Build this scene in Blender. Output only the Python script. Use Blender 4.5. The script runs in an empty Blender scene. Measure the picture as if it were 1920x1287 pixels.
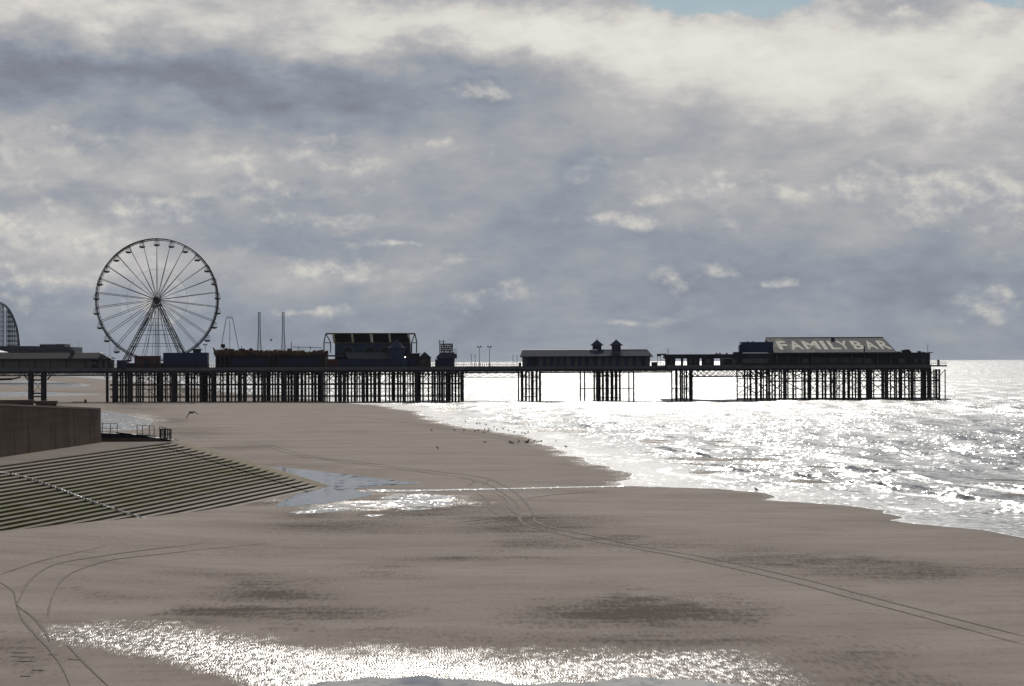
import bpy, math, random
import numpy as np
from mathutils import Vector, Matrix

random.seed(7)
rng = np.random.default_rng(7)
scene = bpy.context.scene
C = scene.collection

# ------------------------------------------------------------------ camera
H = 10.6                       # eye height above the low-tide water (m)
F = 5333.0                     # focal length in photo pixels (1920 wide)
CX, CY = 960.0, 643.5
PITCH = math.atan(34.5 / F)
ROLL = 0.0041
_f = np.array([0, math.cos(PITCH), math.sin(PITCH)])
_r0 = np.array([1.0, 0, 0]); _u0 = np.array([0, -math.sin(PITCH), math.cos(PITCH)])
_r = math.cos(ROLL) * _r0 - math.sin(ROLL) * _u0
_u = math.sin(ROLL) * _r0 + math.cos(ROLL) * _u0

cam_data = bpy.data.cameras.new("camera")
cam_data.lens = 100.0; cam_data.sensor_width = 36.0
cam_data.clip_start = 0.5; cam_data.clip_end = 200000.0
cam = bpy.data.objects.new("camera", cam_data); C.objects.link(cam)
m = Matrix(((_r[0], _u[0], -_f[0], 0), (_r[1], _u[1], -_f[1], 0), (_r[2], _u[2], -_f[2], H), (0, 0, 0, 1)))
cam.matrix_world = m
scene.camera = cam

# ------------------------------------------------------------------ render / exposure
scene.view_settings.view_transform = 'Standard'
scene.view_settings.look = 'None'
scene.view_settings.exposure = 0.0
scene.view_settings.gamma = 1.0
scene.view_settings.use_curve_mapping = False
cy = scene.cycles
cy.use_denoising = True
cy.max_bounces = 5; cy.diffuse_bounces = 3; cy.glossy_bounces = 3; cy.volume_bounces = 0
cy.transparent_max_bounces = 4
cy.caustics_reflective = False; cy.caustics_refractive = False
cy.sample_clamp_indirect = 4.0

# ------------------------------------------------------------------ sun
SUN_EL, SUN_AZ = math.radians(31.0), math.radians(3.0)     # ahead of the camera, a little to the right
sd = bpy.data.lights.new("sun", 'SUN'); sd.energy = 3.2; sd.angle = math.radians(0.55); sd.color = (1.0, 0.95, 0.88)
sun = bpy.data.objects.new("sun", sd); C.objects.link(sun)
sdir = Vector((math.sin(SUN_AZ) * math.cos(SUN_EL), math.cos(SUN_AZ) * math.cos(SUN_EL), math.sin(SUN_EL)))
sun.rotation_euler = (-sdir).to_track_quat('-Z', 'Y').to_euler()
sun.location = (30, 300, 200)

# ------------------------------------------------------------------ node helper
class N:
    def __init__(s, tree): s.t = tree
    def new(s, typ, ins=None, **kw):
        n = s.t.nodes.new(typ)
        for k, v in kw.items(): setattr(n, k, v)
        for k, v in (ins or {}).items():
            if isinstance(v, bpy.types.NodeSocket): s.t.links.new(v, n.inputs[k])
            elif v is not None: n.inputs[k].default_value = v
        return n
    def math(s, op, a, b=None, c=None, clamp=False):
        ins = {0: a}
        if b is not None: ins[1] = b
        if c is not None: ins[2] = c
        return s.new('ShaderNodeMath', ins, operation=op, use_clamp=clamp).outputs[0]
    def vec(s, op, a, b=None, c=None):
        ins = {0: a}
        if b is not None: ins[1] = b
        if c is not None: ins[2] = c
        n = s.new('ShaderNodeVectorMath', ins, operation=op)
        return n.outputs['Value'] if op in ('DOT_PRODUCT', 'LENGTH') else n.outputs['Vector']
    def mix(s, f, a, b):
        n = s.new('ShaderNodeMix', None, data_type='RGBA')
        for k, v in ((0, f), (6, a), (7, b)):
            if isinstance(v, bpy.types.NodeSocket): s.t.links.new(v, n.inputs[k])
            else: n.inputs[k].default_value = v if k == 0 else (*v[:3], 1)
        return n.outputs[2]
    def noise(s, vecin, scale, detail=4, rough=0.55, out=0, **kw):
        n = s.new('ShaderNodeTexNoise', {'Vector': vecin, 'Scale': scale, 'Detail': detail, 'Roughness': rough}, **kw)
        return n.outputs[out]
    def ramp(s, f, stops, interp='LINEAR'):
        n = s.new('ShaderNodeValToRGB', {0: f}); cr = n.color_ramp; cr.interpolation = interp
        while len(cr.elements) < len(stops): cr.elements.new(0.5)
        for e, (p, c) in zip(cr.elements, stops):
            e.position = p; e.color = (*c, 1) if len(c) == 3 else c
        return n.outputs[0]
    def smooth(s, x, lo, hi):
        n = s.new('ShaderNodeMapRange', {0: x, 1: lo, 2: hi, 3: 0.0, 4: 1.0}, interpolation_type='SMOOTHSTEP')
        return n.outputs[0]

def srgb(r, g, b):
    f = lambda c: (c / 255 / 12.92) if c / 255 <= 0.04045 else ((c / 255 + 0.055) / 1.055) ** 2.4
    return (f(r), f(g), f(b))

# ------------------------------------------------------------------ world: clear sky + cloud field
DEG = 57.29578 / F            # degrees per photo pixel
world = bpy.data.worlds.new("World"); scene.world = world; world.use_nodes = True
wt = world.node_tree; wt.nodes.clear(); w = N(wt)
sky = w.new('ShaderNodeTexSky', None, sky_type='NISHITA', sun_disc=False, sun_elevation=SUN_EL,
            sun_rotation=SUN_AZ, air_density=1.0, dust_density=0.1, ozone_density=1.2)
gen = w.new('ShaderNodeTexCoord').outputs['Generated']
d = w.vec('NORMALIZE', gen)
sep = w.new('ShaderNodeSeparateXYZ', {0: d})
az = w.math('MULTIPLY', w.math('ARCTAN2', sep.outputs[0], sep.outputs[1]), 57.29578)
el = w.math('MULTIPLY', w.math('ARCSINE', sep.outputs[2]), 57.29578)
p0 = w.new('ShaderNodeCombineXYZ', {0: az, 1: el, 2: 0.0}).outputs[0]
# cloud textures are stretched sideways: cloud sheets seen edge-on near the horizon
dst = w.vec('MULTIPLY', d, (1.0, 1.0, 1.7))
n_big = w.noise(dst, 9.0, 3, 0.5, out=1)
n_mid = w.noise(dst, 34.0, 8, 0.56, out=1)
warp = w.vec('MULTIPLY', w.vec('SUBTRACT', n_mid, (0.5, 0.5, 0.5)), (3.6, 2.0, 0.0))
warp2 = w.vec('MULTIPLY', w.vec('SUBTRACT', n_big, (0.5, 0.5, 0.5)), (3.0, 1.0, 0.0))
p = w.vec('ADD', w.vec('ADD', p0, warp), warp2)
n_fine = w.noise(w.vec('MULTIPLY', d, (1.0, 1.0, 1.9)), 24.0, 10, 0.6)
n_wisp = w.noise(w.vec('MULTIPLY', d, (1.0, 1.0, 2.6)), 60.0, 8, 0.62)
val = w.math('MULTIPLY_ADD', w.math('SUBTRACT', n_fine, 0.5), 0.62, 0.26)
val = w.math('MULTIPLY_ADD', w.math('SUBTRACT', n_wisp, 0.5), 0.42, val)
# cloud banks: (photo x, photo y, half width, half height, amount)
BANKS = [
 (250, 16, 700, 56, 0.38), (1000, 60, 420, 60, 0.38), (1500, 85, 620, 70, 0.38), (1800, 190, 460, 110, 0.20), (1250, 195, 400, 80, 0.18), (1560, 190, 360, 80, 0.14),
 (2300, 60, 500, 120, 0.35), (-500, 30, 600, 100, 0.35),
 (100, 140, 400, 46, -0.27), (600, 160, 430, 48, -0.19), (1000, 240, 220, 80, -0.06), (300, 210, 300, 30, -0.08),
 (110, 290, 260, 50, 0.20), (640, 310, 320, 62, 0.26), (360, 205, 120, 14, 0.10), (300, 300, 180, 60, 0.10),
 (130, 368, 200, 22, -0.18), (440, 425, 95, 42, -0.14), (110, 440, 250, 62, 0.36), (560, 500, 300, 46, 0.20), (620, 412, 150, 18, 0.16),
 (240, 548, 100, 30, -0.14), (890, 330, 170, 150, -0.05), (890, 172, 60, 10, 0.14),
 (1290, 355, 190, 66, 0.20), (1340, 285, 120, 28, -0.10), (1740, 370, 280, 72, 0.24), (1860, 310, 120, 30, 0.12),
 (1700, 330, 90, 15, -0.20), (1620, 545, 420, 70, -0.06), (1200, 605, 120, 8, 0.08), (300, 630, 700, 36, -0.06),
]
for (bx_, by_, sw, sh, amt) in BANKS:
    cu, cv = (bx_ - 960) * DEG, (678 - by_) * DEG
    iu, iv = 1 / (sw * DEG), 1 / (sh * DEG)
    q = w.vec('MULTIPLY_ADD', p, (iu, iv, 0), (-cu * iu, -cv * iv, 0))
    g = w.math('POWER', 0.45, w.vec('DOT_PRODUCT', q, q))
    val = w.math('MULTIPLY_ADD', g, amt, val)
# blue openings above the bank
blue = None
for (bx_, by_, sw, sh) in [(1360, 2, 215, 34), (1900, 6, 100, 40), (1050, -110, 260, 60), (1700, -150, 420, 70)]:
    cu, cv = (bx_ - 960) * DEG, (678 - by_) * DEG
    iu, iv = 1 / (sw * DEG), 1 / (sh * DEG)
    q = w.vec('MULTIPLY_ADD', w.vec('ADD', p0, w.vec('MULTIPLY', warp, (0.6, 0.6, 0))), (iu, iv, 0), (-cu * iu, -cv * iv, 0))
    g = w.math('POWER', 0.3, w.vec('DOT_PRODUCT', q, q))
    blue = g if blue is None else w.math('MAXIMUM', blue, g)
hi_gap = w.math('MULTIPLY', w.smooth(n_big, 0.53, 0.66), w.smooth(el, 9.0, 16.0))
blue = w.smooth(w.math('MAXIMUM', blue, hi_gap), 0.32, 0.62)
ccol = w.ramp(val, [(0.0, srgb(128, 130, 144)), (0.12, srgb(136, 143, 155)), (0.24, srgb(146, 153, 164)), (0.42, srgb(164, 166, 171)), (0.60, srgb(183, 182, 183)), (0.82, srgb(217, 213, 207)), (1.0, srgb(229, 226, 220))])
ccol10 = w.vec('SCALE', ccol); ccol10.node.inputs['Scale'].default_value = 20.0
# cumulus tufts with their own edges, lit from above
PUFFS = [(40, 432, 150, 50, 1.0), (285, 405, 75, 36, 1.0), (170, 450, 170, 40, .8), (55, 520, 110, 38, .95), (620, 412, 135, 17, 1.0), (590, 505, 270, 30, .8), (300, 555, 70, 50, .85), (565, 580, 75, 13, .8),
 (530, 352, 210, 26, .75), (640, 295, 260, 44, .66), (120, 280, 230, 40, .62), (740, 456, 60, 7, .9), (1180, 418, 120, 20, 1.0), (1290, 345, 150, 44, .85), (1490, 362, 180, 18, .85), (1770, 372, 240, 62, .85), (1435, 537, 34, 11, 1.0),
 (1270, 520, 62, 26, .8), (1840, 574, 80, 24, .95), (1350, 505, 52, 18, .75), (1560, 542, 44, 18, .7), (935, 558, 80, 28, .7), (1200, 606, 150, 9, .6), (1890, 420, 80, 22, .8), (30, 340, 80, 18, .6), (1500, 20, 420, 40, .8), (900, 175, 60, 12, .7)]
dp = w.vec('MULTIPLY', d, (1.0, 1.0, 1.5))
np1 = w.noise(dp, 62.0, 10, 0.60)
np2 = w.noise(w.vec('ADD', dp, (0.002, 0.0, 0.0045)), 62.0, 10, 0.60)
pw = w.vec('ADD', p0, w.vec('MULTIPLY', warp, (0.45, 0.35, 0.0)))
gm = None
for (bx_, by_, sw, sh, amt) in PUFFS:
    cu, cv = (bx_ - 960) * DEG, (678 - by_) * DEG
    iu, iv = 1 / (sw * DEG), 1 / (sh * DEG)
    q = w.vec('MULTIPLY_ADD', pw, (iu, iv, 0), (-cu * iu, -cv * iv, 0))
    g = w.math('MULTIPLY', w.math('POWER', 0.5, w.vec('DOT_PRODUCT', q, q)), amt)
    gm = g if gm is None else w.math('MAXIMUM', gm, g)
palpha = w.smooth(w.math('MULTIPLY_ADD', w.math('SUBTRACT', np1, 0.5), 1.9, w.math('MULTIPLY', gm, 0.80)), 0.27, 0.88)
plight = w.math('MULTIPLY_ADD', w.math('SUBTRACT', np1, np2), 3.2, 0.62, clamp=True)
pcol = w.ramp(plight, [(0.0, srgb(152, 156, 167)), (0.5, srgb(184, 184, 186)), (1.0, srgb(216, 212, 203))])
ccol = w.mix(w.math('MULTIPLY', palpha, 0.78), ccol, pcol)
wt.links.new(ccol, ccol10.node.inputs[0])
skyc = w.vec('MULTIPLY', sky.outputs[0], (1.0, 1.0, 1.0))
cmix = w.mix(w.math('MULTIPLY', blue, 0.85), ccol10, skyc)
bg = w.new('ShaderNodeBackground', {0: cmix, 1: 0.05})
wo = w.new('ShaderNodeOutputWorld', {0: bg.outputs[0]})
world.cycles.sampling_method = 'MANUAL'; world.cycles.sample_map_resolution = 512

# ------------------------------------------------------------------ photo <-> place
def horizon(px): return 678.0 - ROLL * (px - 960)
def ray(px, py): return _f * F + (px - CX) * _r - (py - CY) * _u
def at(px, py, Y):
    v = ray(px, py); k = Y / v[1]
    return np.array([v[0] * k, Y, H + v[2] * k])
def ground0(px, py, z=0.0):
    v = ray(px, py); k = (z - H) / v[2]
    return np.array([v[0] * k, v[1] * k, z])
def proj(X, Y, Z):
    dz = Z - H
    df = Y * _f[1] + dz * _f[2]
    dr = X * _r[0] + Y * _r[1] + dz * _r[2]
    du = X * _u[0] + Y * _u[1] + dz * _u[2]
    return CX + F * dr / df, CY - F * du / df

# value noise for shaping ground and water
_tab = rng.random((256, 256))
def vnoise(x, y):
    xi = np.floor(x).astype(int); yi = np.floor(y).astype(int); fx = x - xi; fy = y - yi
    fx = fx * fx * (3 - 2 * fx); fy = fy * fy * (3 - 2 * fy)
    g = lambda a, b: _tab[a % 256, b % 256]
    return (g(xi, yi) * (1 - fx) + g(xi + 1, yi) * fx) * (1 - fy) + (g(xi, yi + 1) * (1 - fx) + g(xi + 1, yi + 1) * fx) * fy
def fbm(x, y, o=4):
    s = 0; a = 0.5
    for k in range(o):
        s = s + a * (vnoise(x * 2 ** k + 17 * k, y * 2 ** k + 31 * k) - 0.5); a *= 0.5
    return s
def sstep(a, b, x):
    t = np.clip((x - a) / (b - a), 0, 1); return t * t * (3 - 2 * t)

SHORE_PX = [(2300, 1068), (2100, 1034), (1990, 1018), (1920, 1009), (1826, 994), (1741, 984), (1672, 976), (1691, 972), (1653, 963), (1655, 958), (1570, 948),
            (1442, 938), (1454, 933), (1425, 924), (1339, 917), (1164, 911.5), (1143, 904.5), (1177, 899), (1177, 889), (1143, 879), (1100, 865),
            (1080, 857), (1054, 854), (1076, 849), (1035, 840), (1016, 832), (997, 821), (930, 808), (855, 799), (810, 786), (790, 775),
            (740, 765), (690, 759), (640, 755), (560, 748), (500, 742), (420, 735), (330, 722), (200, 712), (130, 706.5), (60, 703), (-100, 699)]
_sp = np.array([ground0(a, b) for a, b in SHORE_PX]); _sp = _sp[np.argsort(_sp[:, 1])]
def shore(Y):
    Y = np.asarray(Y, float)
    base = np.interp(Y, _sp[:, 1], _sp[:, 0])
    far = Y > _sp[-1, 1]
    base = np.where(far, _sp[-1, 0] - 0.35 * (Y - _sp[-1, 1]), base)
    base = np.where(Y < _sp[0, 1], _sp[0, 0] + 0.6 * (_sp[0, 1] - Y), base)
    n = fbm(Y * 0.13, Y * 0 + 3.3, 3) * Y * 0.011 * np.clip((Y - 90) / 80, 0, 1) * np.clip(1.4 - Y / 1500, 0.2, 1)
    return base + n
def shore_s(Y):
    acc = 0
    for k in (-24, -12, 0, 12, 24): acc = acc + shore(np.asarray(Y) + k)
    return acc / 5
def sandz(X, Y):
    X = np.asarray(X, float); Y = np.asarray(Y, float)
    z = np.clip((shore(Y) - X) * 0.006, -0.5, 0.14)
    # drift of sand against the lower steps, on the near side
    mound = 0.95 * (1 - sstep(148, 212, Y)) * (1 - sstep(-29, -8, X + 0.30 * (Y - 165) * -0.6))
    z = z + np.where(Y < 300, mound, 0)
    return z
def ground(px, py):
    z = 0.0
    for _ in range(6):
        g = ground0(px, py, z); z = float(sandz(g[0], g[1]))
    return ground0(px, py, z)

# ------------------------------------------------------------------ mesh helpers
class MB:
    def __init__(s): s.v = []; s.f = []
    def add(s, vs, fs):
        b = len(s.v); s.v += [tuple(map(float, q)) for q in vs]; s.f += [tuple(i + b for i in f) for f in fs]; return s
    def box(s, x0, x1, y0, y1, z0, z1):
        return s.add([(x0, y0, z0), (x1, y0, z0), (x1, y1, z0), (x0, y1, z0), (x0, y0, z1), (x1, y0, z1), (x1, y1, z1), (x0, y1, z1)],
                     [(0, 3, 2, 1), (4, 5, 6, 7), (0, 1, 5, 4), (1, 2, 6, 5), (2, 3, 7, 6), (3, 0, 4, 7)])
    def hexa(s, vs):   # 8 corners, bottom ring then top ring
        return s.add(vs, [(0, 3, 2, 1), (4, 5, 6, 7), (0, 1, 5, 4), (1, 2, 6, 5), (2, 3, 7, 6), (3, 0, 4, 7)])
    def tube(s, a, b, r, n=6, r2=None):
        a = Vector(a); b = Vector(b); dd = (b - a)
        if dd.length < 1e-6: return s
        dd.normalize(); ref = Vector((0, 0, 1)) if abs(dd.z) < 0.9 else Vector((1, 0, 0))
        e1 = dd.cross(ref).normalized(); e2 = dd.cross(e1); r2 = r if r2 is None else r2
        vs = []
        for (c, rr) in ((a, r), (b, r2)):
            for k in range(n):
                t = 2 * math.pi * k / n + 0.4
                vs.append(c + e1 * (math.cos(t) * rr) + e2 * (math.sin(t) * rr))
        fs = [(k, (k + 1) % n, n + (k + 1) % n, n + k) for k in range(n)] + [tuple(range(n - 1, -1, -1)), tuple(range(n, 2 * n))]
        return s.add(vs, fs)
    def path(s, pts, r, n=5, closed=False):
        L = len(pts); rng_ = range(L if closed else L - 1)
        for i in rng_: s.tube(pts[i], pts[(i + 1) % L], r, n)
        return s
    def lathe(s, c, prof, n=12):
        vs = []; c = np.array(c)
        for (r, z) in prof:
            for k in range(n):
                t = 2 * math.pi * k / n
                vs.append((c[0] + r * math.cos(t), c[1] + r * math.sin(t), c[2] + z))
        fs = []
        for j in range(len(prof) - 1):
            for k in range(n): fs.append((j * n + k, j * n + (k + 1) % n, (j + 1) * n + (k + 1) % n, (j + 1) * n + k))
        fs.append(tuple(range(n - 1, -1, -1))); fs.append(tuple((len(prof) - 1) * n + k for k in range(n)))
        return s.add(vs, fs)
    def mesh(s, name, off=(0, 0, 0)):
        me = bpy.data.meshes.new(name)
        o = off
        me.from_pydata([(a - o[0], b - o[1], c - o[2]) for a, b, c in s.v], [], s.f); me.validate(); me.update()
        return me
    def build(s, name, mat, parent=None, **tags):
        root = parent
        while root is not None and root.parent is not None: root = root.parent
        off = root.location if root is not None else (0, 0, 0)
        o = bpy.data.objects.new(name, s.mesh(name, off)); C.objects.link(o)
        o.data.materials.append(mat)
        if parent is not None: o.parent = parent
        for k, v in tags.items(): o[k] = v
        return o

def thing(name, loc, label, category, group=None):
    o = bpy.data.objects.new(name, None); C.objects.link(o); o.location = loc; o.empty_display_size = 1
    o["label"] = label; o["category"] = category
    if group: o["group"] = group
    return o
def tag(o, label, category, group=None):
    o["label"] = label; o["category"] = category
    if group: o["group"] = group
    return o
def grid_mesh(name, V, nr, nc, mat, smooth=True, attrs=None):
    me = bpy.data.meshes.new(name)
    me.vertices.add(nr * nc); me.vertices.foreach_set("co", V.reshape(-1).astype(np.float32))
    idx = np.arange(nr * nc).reshape(nr, nc)
    q = np.stack([idx[:-1, :-1], idx[:-1, 1:], idx[1:, 1:], idx[1:, :-1]], -1).reshape(-1, 4)
    nq = len(q)
    me.loops.add(nq * 4); me.loops.foreach_set("vertex_index", q.reshape(-1).astype(np.int32))
    me.polygons.add(nq); me.polygons.foreach_set("loop_start", (np.arange(nq) * 4).astype(np.int32))
    me.polygons.foreach_set("loop_total", np.full(nq, 4, np.int32))
    me.polygons.foreach_set("use_smooth", np.full(nq, smooth))
    for k, a in (attrs or {}).items():
        at_ = me.attributes.new(k, 'FLOAT', 'POINT'); at_.data.foreach_set("value", a.reshape(-1).astype(np.float32))
    me.update(calc_edges=True); me.validate()
    o = bpy.data.objects.new(name, me); C.objects.link(o); me.materials.append(mat)
    return o

# ------------------------------------------------------------------ materials
def newmat(name):
    mt = bpy.data.materials.new(name); mt.use_nodes = True; mt.node_tree.nodes.clear()
    return mt, N(mt.node_tree)
def finish(n, bsdf): n.new('ShaderNodeOutputMaterial', {0: bsdf.outputs[0]})
def paint(name, col, rough=0.6, var=0.35, scale=0.6, metal=0.0, spec=0.4, dirt=None):
    mt, n = newmat(name)
    pos = n.new('ShaderNodeNewGeometry').outputs['Position']
    a = n.noise(n.vec('MULTIPLY', pos, (1, 1, 0.45)), scale, 6, 0.6)
    b = n.noise(pos, scale * 9, 3, 0.6)
    f = n.math('ADD', n.math('MULTIPLY', a, 0.7), n.math('MULTIPLY', b, 0.3))
    lo = tuple(c * (1 - var) for c in col); hi = tuple(min(1, c * (1 + var)) for c in col)
    if dirt: lo = dirt
    c = n.ramp(f, [(0.3, lo), (0.7, hi)])
    r = n.math('MULTIPLY_ADD', b, 0.3, rough - 0.15)
    bs = n.new('ShaderNodeBsdfPrincipled', {'Base Color': c, 'Roughness': r, 'Metallic': metal, 'Specular IOR Level': spec})
    finish(n, bs); return mt

M = {}
M['iron'] = paint('weathered_dark_iron', (0.020, 0.018, 0.018), 0.7, 0.5, 0.8, spec=0.3, dirt=(0.013, 0.011, 0.010))
M['rust'] = paint('rusty_iron', (0.04, 0.024, 0.018), 0.8, 0.5, 0.8, spec=0.2)
M['timber'] = paint('dark_timber', (0.05, 0.042, 0.036), 0.8, 0.4, 0.7, spec=0.2)
M['fascia'] = paint('grey_fascia_board', (0.085, 0.085, 0.09), 0.7, 0.25, 0.4, spec=0.2)
M['deckwood'] = paint('deck_planks', (0.16, 0.14, 0.12), 0.8, 0.3, 0.5, spec=0.2)
M['steel'] = paint('white_steel_tube', (0.16, 0.16, 0.17), 0.5, 0.2, 0.5)
M['wheel'] = paint('wheel_steel', (0.07, 0.07, 0.075), 0.8, 0.25, 0.5, spec=0.15)
M['gondola'] = paint('gondola_shell', (0.06, 0.055, 0.06), 0.5, 0.3, 0.9)
M['navy'] = paint('navy_paint', (0.014, 0.022, 0.055), 0.6, 0.3, 0.4, spec=0.3)
M['blue'] = paint('faded_blue_paint', (0.018, 0.028, 0.055), 0.65, 0.3, 0.4, spec=0.3)
M['cream'] = paint('weathered_cream_paint', (0.075, 0.070, 0.066), 0.7, 0.2, 0.5, spec=0.3)
M['dark'] = paint('dark_cladding', (0.020, 0.020, 0.025), 0.7, 0.35, 0.4, spec=0.3)
M['brown'] = paint('brown_rockwork', (0.055, 0.034, 0.024), 0.85, 0.5, 0.7, spec=0.15)
M['red'] = paint('dull_red_paint', (0.06, 0.02, 0.018), 0.7, 0.35, 0.5, spec=0.3)
M['slate'] = paint('slate_roof', (0.040, 0.042, 0.060), 0.95, 0.25, 0.6, spec=0.03)
M['roofgrey'] = paint('grey_felt_roof', (0.06, 0.06, 0.066), 0.95, 0.3, 0.25, spec=0.03)
M['pavroof'] = paint('brown_grey_roof', (0.050, 0.047, 0.048), 0.95, 0.25, 0.4, spec=0.03)
M['ochre'] = paint('ochre_steel_frame', (0.075, 0.066, 0.038), 0.95, 0.3, 0.6, spec=0.02)
M['white'] = paint('white_paint', (0.75, 0.74, 0.70), 0.5, 0.1, 0.6)
M['letter'] = paint('worn_cream_letter_paint', (0.56, 0.535, 0.455), 0.95, 0.2, 0.45, spec=0.03, dirt=(0.28, 0.265, 0.23))
M['concrete'] = paint('stained_concrete', (0.09, 0.068, 0.055), 0.85, 0.3, 0.35, spec=0.2)
M['farblock'] = paint('far_building_cladding', (0.045, 0.05, 0.065), 0.7, 0.3, 0.05)
M['apron'] = paint('apron_concrete', (0.155, 0.128, 0.108), 0.95, 0.3, 0.3, spec=0.05)
M['ramp'] = paint('weathered_ramp_concrete', (0.235, 0.200, 0.150), 0.95, 0.25, 0.5, spec=0.03)
M['bird'] = paint('dark_feathers', (0.035, 0.032, 0.030), 0.8, 0.4, 8, spec=0.2)
M['flybird'] = paint('brown_feathers', (0.05, 0.03, 0.018), 0.8, 0.4, 6, spec=0.2)
gm, n = newmat('dark_glass'); finish(n, n.new('ShaderNodeBsdfPrincipled', {'Base Color': (0.012, 0.014, 0.018, 1), 'Roughness': n.math('MULTIPLY_ADD', n.noise(n.new('ShaderNodeNewGeometry').outputs['Position'], 0.8, 3), 0.2, 0.15)}))
M['glass'] = gm
M['matteglass'] = paint('dusty_black_glazing', (0.006, 0.006, 0.007), 0.95, 0.4, 0.6, spec=0.0)
lm, n = newmat('lit_lamp'); finish(n, n.new('ShaderNodeEmission', {0: n.mix(n.noise(n.new('ShaderNodeNewGeometry').outputs['Position'], 5, 2), (1, 0.95, 0.85), (1, 0.9, 0.75)), 1: 3.0}))
M['lit'] = lm

# bar roof: worn felt, tan where the coating has peeled
mt, n = newmat('worn_bar_roof'); pos = n.new('ShaderNodeNewGeometry').outputs['Position']
a = n.noise(n.vec('MULTIPLY', pos, (1, 0.25, 1)), 0.35, 7, 0.65); b = n.noise(pos, 2.5, 4, 0.6)
sx = n.new('ShaderNodeSeparateXYZ', {0: pos}).outputs[0]
wear = n.smooth(n.math('ADD', a, n.math('MULTIPLY', n.smooth(sx, 88.0, 66.0), 0.16)), 0.54, 0.72)
c = n.mix(wear, (0.105, 0.106, 0.112), (0.21, 0.195, 0.165)); c = n.mix(n.math('MULTIPLY', b, 0.35), c, (0.06, 0.06, 0.06))
finish(n, n.new('ShaderNodeBsdfPrincipled', {'Base Color': c, 'Roughness': 0.95, 'Specular IOR Level': 0.03})); M['barroof'] = mt

# step concrete with green algae in the tidal band
mt, n = newmat('step_concrete'); pos = n.new('ShaderNodeNewGeometry').outputs['Position']
sepp = n.new('ShaderNodeSeparateXYZ', {0: pos}); z = sepp.outputs[2]
a = n.noise(pos, 0.35, 6, 0.6); b = n.noise(pos, 3.0, 5, 0.6)
base = n.ramp(n.math('MULTIPLY_ADD', b, 0.4, n.math('MULTIPLY', a, 0.6)), [(0.3, (0.17, 0.137, 0.098)), (0.7, (0.30, 0.252, 0.19))])
band = n.math('MULTIPLY', n.smooth(z, 0.35, 1.2), n.smooth(z, 2.7, 1.9))
grn = n.math('MULTIPLY', band, n.smooth(a, 0.38, 0.55))
base = n.mix(n.math('MULTIPLY', grn, 0.85), base, (0.110, 0.108, 0.030))
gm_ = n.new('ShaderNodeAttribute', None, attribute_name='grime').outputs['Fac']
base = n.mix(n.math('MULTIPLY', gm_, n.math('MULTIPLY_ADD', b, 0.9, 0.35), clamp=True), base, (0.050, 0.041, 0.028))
low = n.smooth(z, 1.1, 0.3)
base = n.mix(n.math('MULTIPLY', low, 0.5), base, (0.075, 0.062, 0.05))
rg = n.math('MULTIPLY_ADD', low, -0.12, 0.85)
finish(n, n.new('ShaderNodeBsdfPrincipled', {'Base Color': base, 'Roughness': rg, 'Specular IOR Level': 0.06})); M['steps'] = mt

# sea wall: board-marked, streaked
mt, n = newmat('sea_wall_concrete'); pos = n.new('ShaderNodeNewGeometry').outputs['Position']
a = n.noise(n.vec('MULTIPLY', pos, (1, 1, 0.12)), 0.8, 6, 0.62); b = n.noise(pos, 4.0, 5, 0.6)
h_ = n.noise(n.vec('MULTIPLY', pos, (0.1, 0.1, 3.0)), 1.0, 3, 0.5)
fq = n.math('ADD', n.math('MULTIPLY', a, 0.55), n.math('ADD', n.math('MULTIPLY', b, 0.25), n.math('MULTIPLY', h_, 0.2)))
finish(n, n.new('ShaderNodeBsdfPrincipled', {'Base Color': n.ramp(fq, [(0.36, (0.058, 0.038, 0.026)), (0.5, (0.105, 0.072, 0.052)), (0.64, (0.150, 0.108, 0.080))]), 'Roughness': 0.85, 'Specular IOR Level': 0.2})); M['wall'] = mt

# sand: damp, streaked; 'dark' = coarse damp patches, ripple self-shadow painted into their colour, 'wet' = film of water, 'ripple' = ripple marks
mt, n = newmat('beach_sand'); geo = n.new('ShaderNodeNewGeometry'); pos = geo.outputs['Position']
wet = n.new('ShaderNodeAttribute', None, attribute_name='wet').outputs['Fac']
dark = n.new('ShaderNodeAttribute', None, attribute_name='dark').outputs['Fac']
n1 = n.noise(n.vec('MULTIPLY', pos, (0.5, 1.0, 1)), 0.11, 7, 0.6)
n2 = n.noise(pos, 1.1, 6, 0.65); n3 = n.noise(pos, 9.0, 4, 0.7)
n4 = n.noise(n.vec('MULTIPLY', pos, (5.0, 0.8, 1)), 1.0, 3, 0.6); n5 = n.noise(n.vec('MULTIPLY', pos, (0.25, 0.7, 1)), 1.0, 4, 0.6)
f = n.math('ADD', n.math('MULTIPLY', n1, 0.42), n.math('ADD', n.math('MULTIPLY', n5, 0.33), n.math('MULTIPLY', n4, 0.25)))
base = n.ramp(f, [(0.36, (0.188, 0.155, 0.130)), (0.5, (0.260, 0.220, 0.186)), (0.62, (0.312, 0.267, 0.228))])
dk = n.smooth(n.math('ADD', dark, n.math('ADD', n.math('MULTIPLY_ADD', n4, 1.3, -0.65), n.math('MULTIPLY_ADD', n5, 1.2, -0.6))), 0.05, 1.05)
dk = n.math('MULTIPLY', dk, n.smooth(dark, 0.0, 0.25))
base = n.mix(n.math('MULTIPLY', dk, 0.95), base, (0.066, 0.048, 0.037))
base = n.mix(n.math('MULTIPLY', wet, 0.55), base, (0.085, 0.071, 0.060))
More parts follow.
